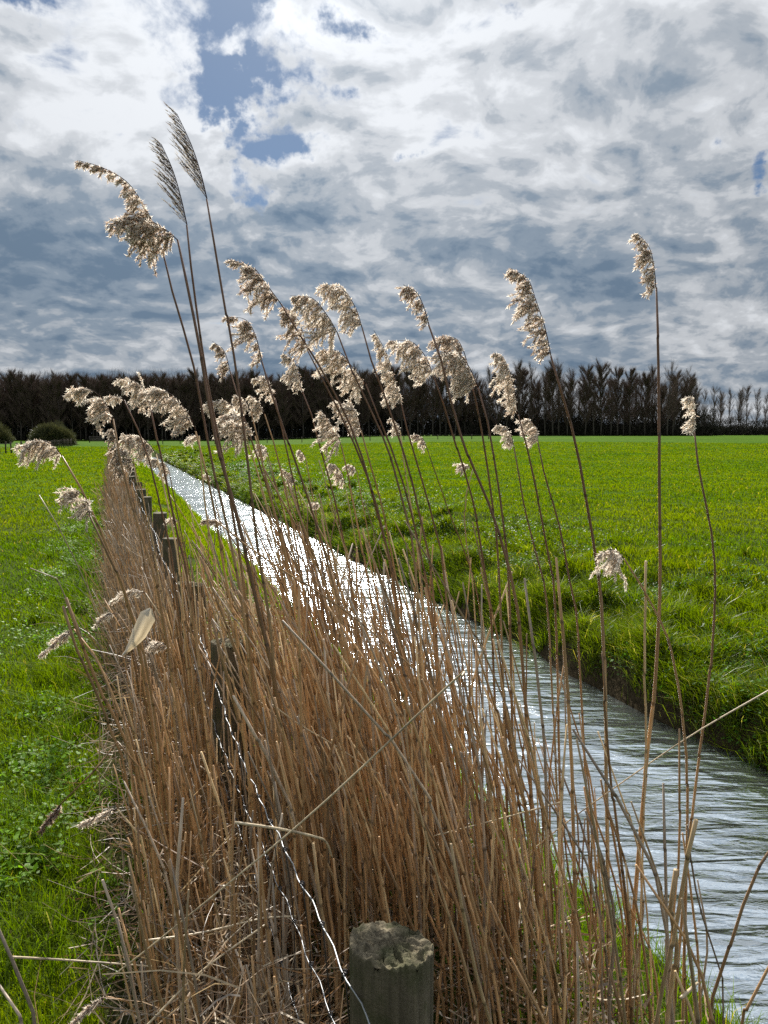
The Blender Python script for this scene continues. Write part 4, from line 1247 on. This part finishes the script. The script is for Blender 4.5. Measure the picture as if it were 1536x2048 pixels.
def build_trees():
    NV = 9
    variants = {}
    for dense in (0, 1):
        for v in range(NV):
            variants[(dense, v)] = tree_variant(900 + v + dense * 50, 19.0, dense)
    mesh = {}
    def place(dense, v, x, y, sc, rot, label, group):
        z = float(gz(x, y)) - .1
        r = empty('bare_tree', (x, y, z), label, 'tree', group)
        r.scale = (sc, sc, sc); r.rotation_euler = (0, 0, rot)
        if (dense, v) not in mesh:
            tr, cr = variants[(dense, v)]
            a = tr.build('trunk', M_BARK, r, smooth=True); b = cr.build('crown', M_BARK, r)
            mesh[(dense, v)] = (a.data, b.data)
        else:
            for nm, me in zip(('trunk', 'crown'), mesh[(dense, v)]):
                o = bpy.data.objects.new(nm, me); col.objects.link(o); o.parent = r
        return r
    # front row of the wood (left and middle)
    x = -150.0; i = 0
    while x < 84:
        Y = 198 + random.uniform(-3, 3)
        px = 768 + x / Y * F
        left = px < 700
        H = 19.0 if left else 19.6
        if px > 1230: H = 18.6
        sc = H / 19.0 * random.choice([.8, .88, .93, .97, 1.0, 1.04])
        if left: place(1, i % NV, x, Y, sc, random.uniform(0, 6), 'bare tree in the dense dark front of the wood behind the pasture', 'trees at the front of the dark wood')
        else: place(i % 2, i % NV, x, Y, sc, random.uniform(0, 6), 'slender bare tree in the upright row behind the meadow, right of the dark wood', 'upright bare trees behind the meadow')
        x += random.uniform(1.2, 2.1) if left else random.uniform(1.5, 2.7); i += 1
    xx, yy = px_xy(1328, 192)
    place(0, 2, xx, yy, 1.06, 1.0, 'taller loose-limbed bare tree standing at the end of the wood, where the row drops', None)
    x = 84.0
    while x < 215:
        Y = 262 + random.uniform(-4, 4)
        place(0, i % NV, x + 14, Y, random.uniform(.84, .97), random.uniform(0, 6), 'thin pale bare poplar in the open row at the far right of the meadow', 'open row of bare poplars')
        x += random.uniform(2.0, 3.2); i += 1
    # deeper rows and the brush underneath: one mass
    mb = MB()
    def stamp(dense, v, x, y, sc, rot):
        z = float(gz(x, y)) - .1
        R = np.array([[math.cos(rot), -math.sin(rot), 0], [math.sin(rot), math.cos(rot), 0], [0, 0, 1]])
        for part in variants[(dense, v)]:
            off = 0
            V = np.concatenate(part.v) @ R.T * sc + np.array([x, y, z]); C = np.concatenate(part.c)
            mb.add(V, C, np.concatenate(part.q) if part.q else None, np.concatenate(part.t) if part.t else None)
    for row, (dy, step) in enumerate(((6, 2.4), (13, 2.8), (22, 3.2))):
        x = -160.0
        while x < 88:
            Y = 200 + dy + random.uniform(-2, 2); px = 768 + x / Y * F
            if px > 760 and row == 2: x += 50; continue
            stamp(1 if px < 800 else 0, random.randrange(NV), x, Y, random.uniform(.86, 1.02), random.uniform(0, 6)); x += step * random.uniform(.7, 1.3) * (1 if px < 800 else 1.5)
    # brush
    def brush(x0, x1, Y, depth, h, n, wdt):
        x = rng.uniform(x0, x1, n); y = Y + rng.uniform(0, depth, n)
        hh = h * (.55 + .6 * fbm(x * .35, y * 0 + 3, 88, 3)); z0 = gz(x, y)
        P = np.stack([x, y, z0 + rng.random(n) ** 1.2 * hh], 1)
        d = np.stack([rng.normal(0, .35, n), rng.normal(0, .35, n), rng.uniform(.5, 1, n)], 1)
        sd = np.cross(d, rng.normal(0, 1, (n, 3))); sd /= np.linalg.norm(sd, axis=1)[:, None]
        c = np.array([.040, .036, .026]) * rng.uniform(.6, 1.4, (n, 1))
        mb.tris_free(P - sd * wdt, P + sd * wdt, P + d * rng.uniform(.8, 1.8, (n, 1)), c, c)
    def tops(x0, x1, n, wdt, zlo, zhi):
        x = rng.uniform(x0, x1, n); y = 198 + rng.uniform(0, 18, n)
        top = zhi * (.86 + .2 * vnoise(x * .5, x * 0, 5) + .08 * vnoise(x * 1.7, x * 0, 6))
        P = np.stack([x, y, gz(x, y) + zlo + rng.random(n) * (top - zlo)], 1)
        d = np.stack([rng.normal(0, .22, n), rng.normal(0, .22, n), rng.uniform(.7, 1.2, n)], 1)
        sd = np.cross(d, rng.normal(0, 1, (n, 3))); sd /= np.linalg.norm(sd, axis=1)[:, None]
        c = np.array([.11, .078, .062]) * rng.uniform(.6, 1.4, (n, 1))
        mb.tris_free(P - sd * wdt, P + sd * wdt, P + d * rng.uniform(.9, 2.2, (n, 1)), c, c)
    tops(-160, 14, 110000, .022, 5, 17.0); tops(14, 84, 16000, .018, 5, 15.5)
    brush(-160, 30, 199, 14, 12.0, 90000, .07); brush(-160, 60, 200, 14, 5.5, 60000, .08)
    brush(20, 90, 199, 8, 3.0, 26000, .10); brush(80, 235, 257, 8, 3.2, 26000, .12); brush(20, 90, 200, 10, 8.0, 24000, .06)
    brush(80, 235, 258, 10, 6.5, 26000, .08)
    tag(mb.build('wood', M_BARK), 'dark mass of bare wood and brush behind the front trees', 'wood', kind='stuff')


build_trees()
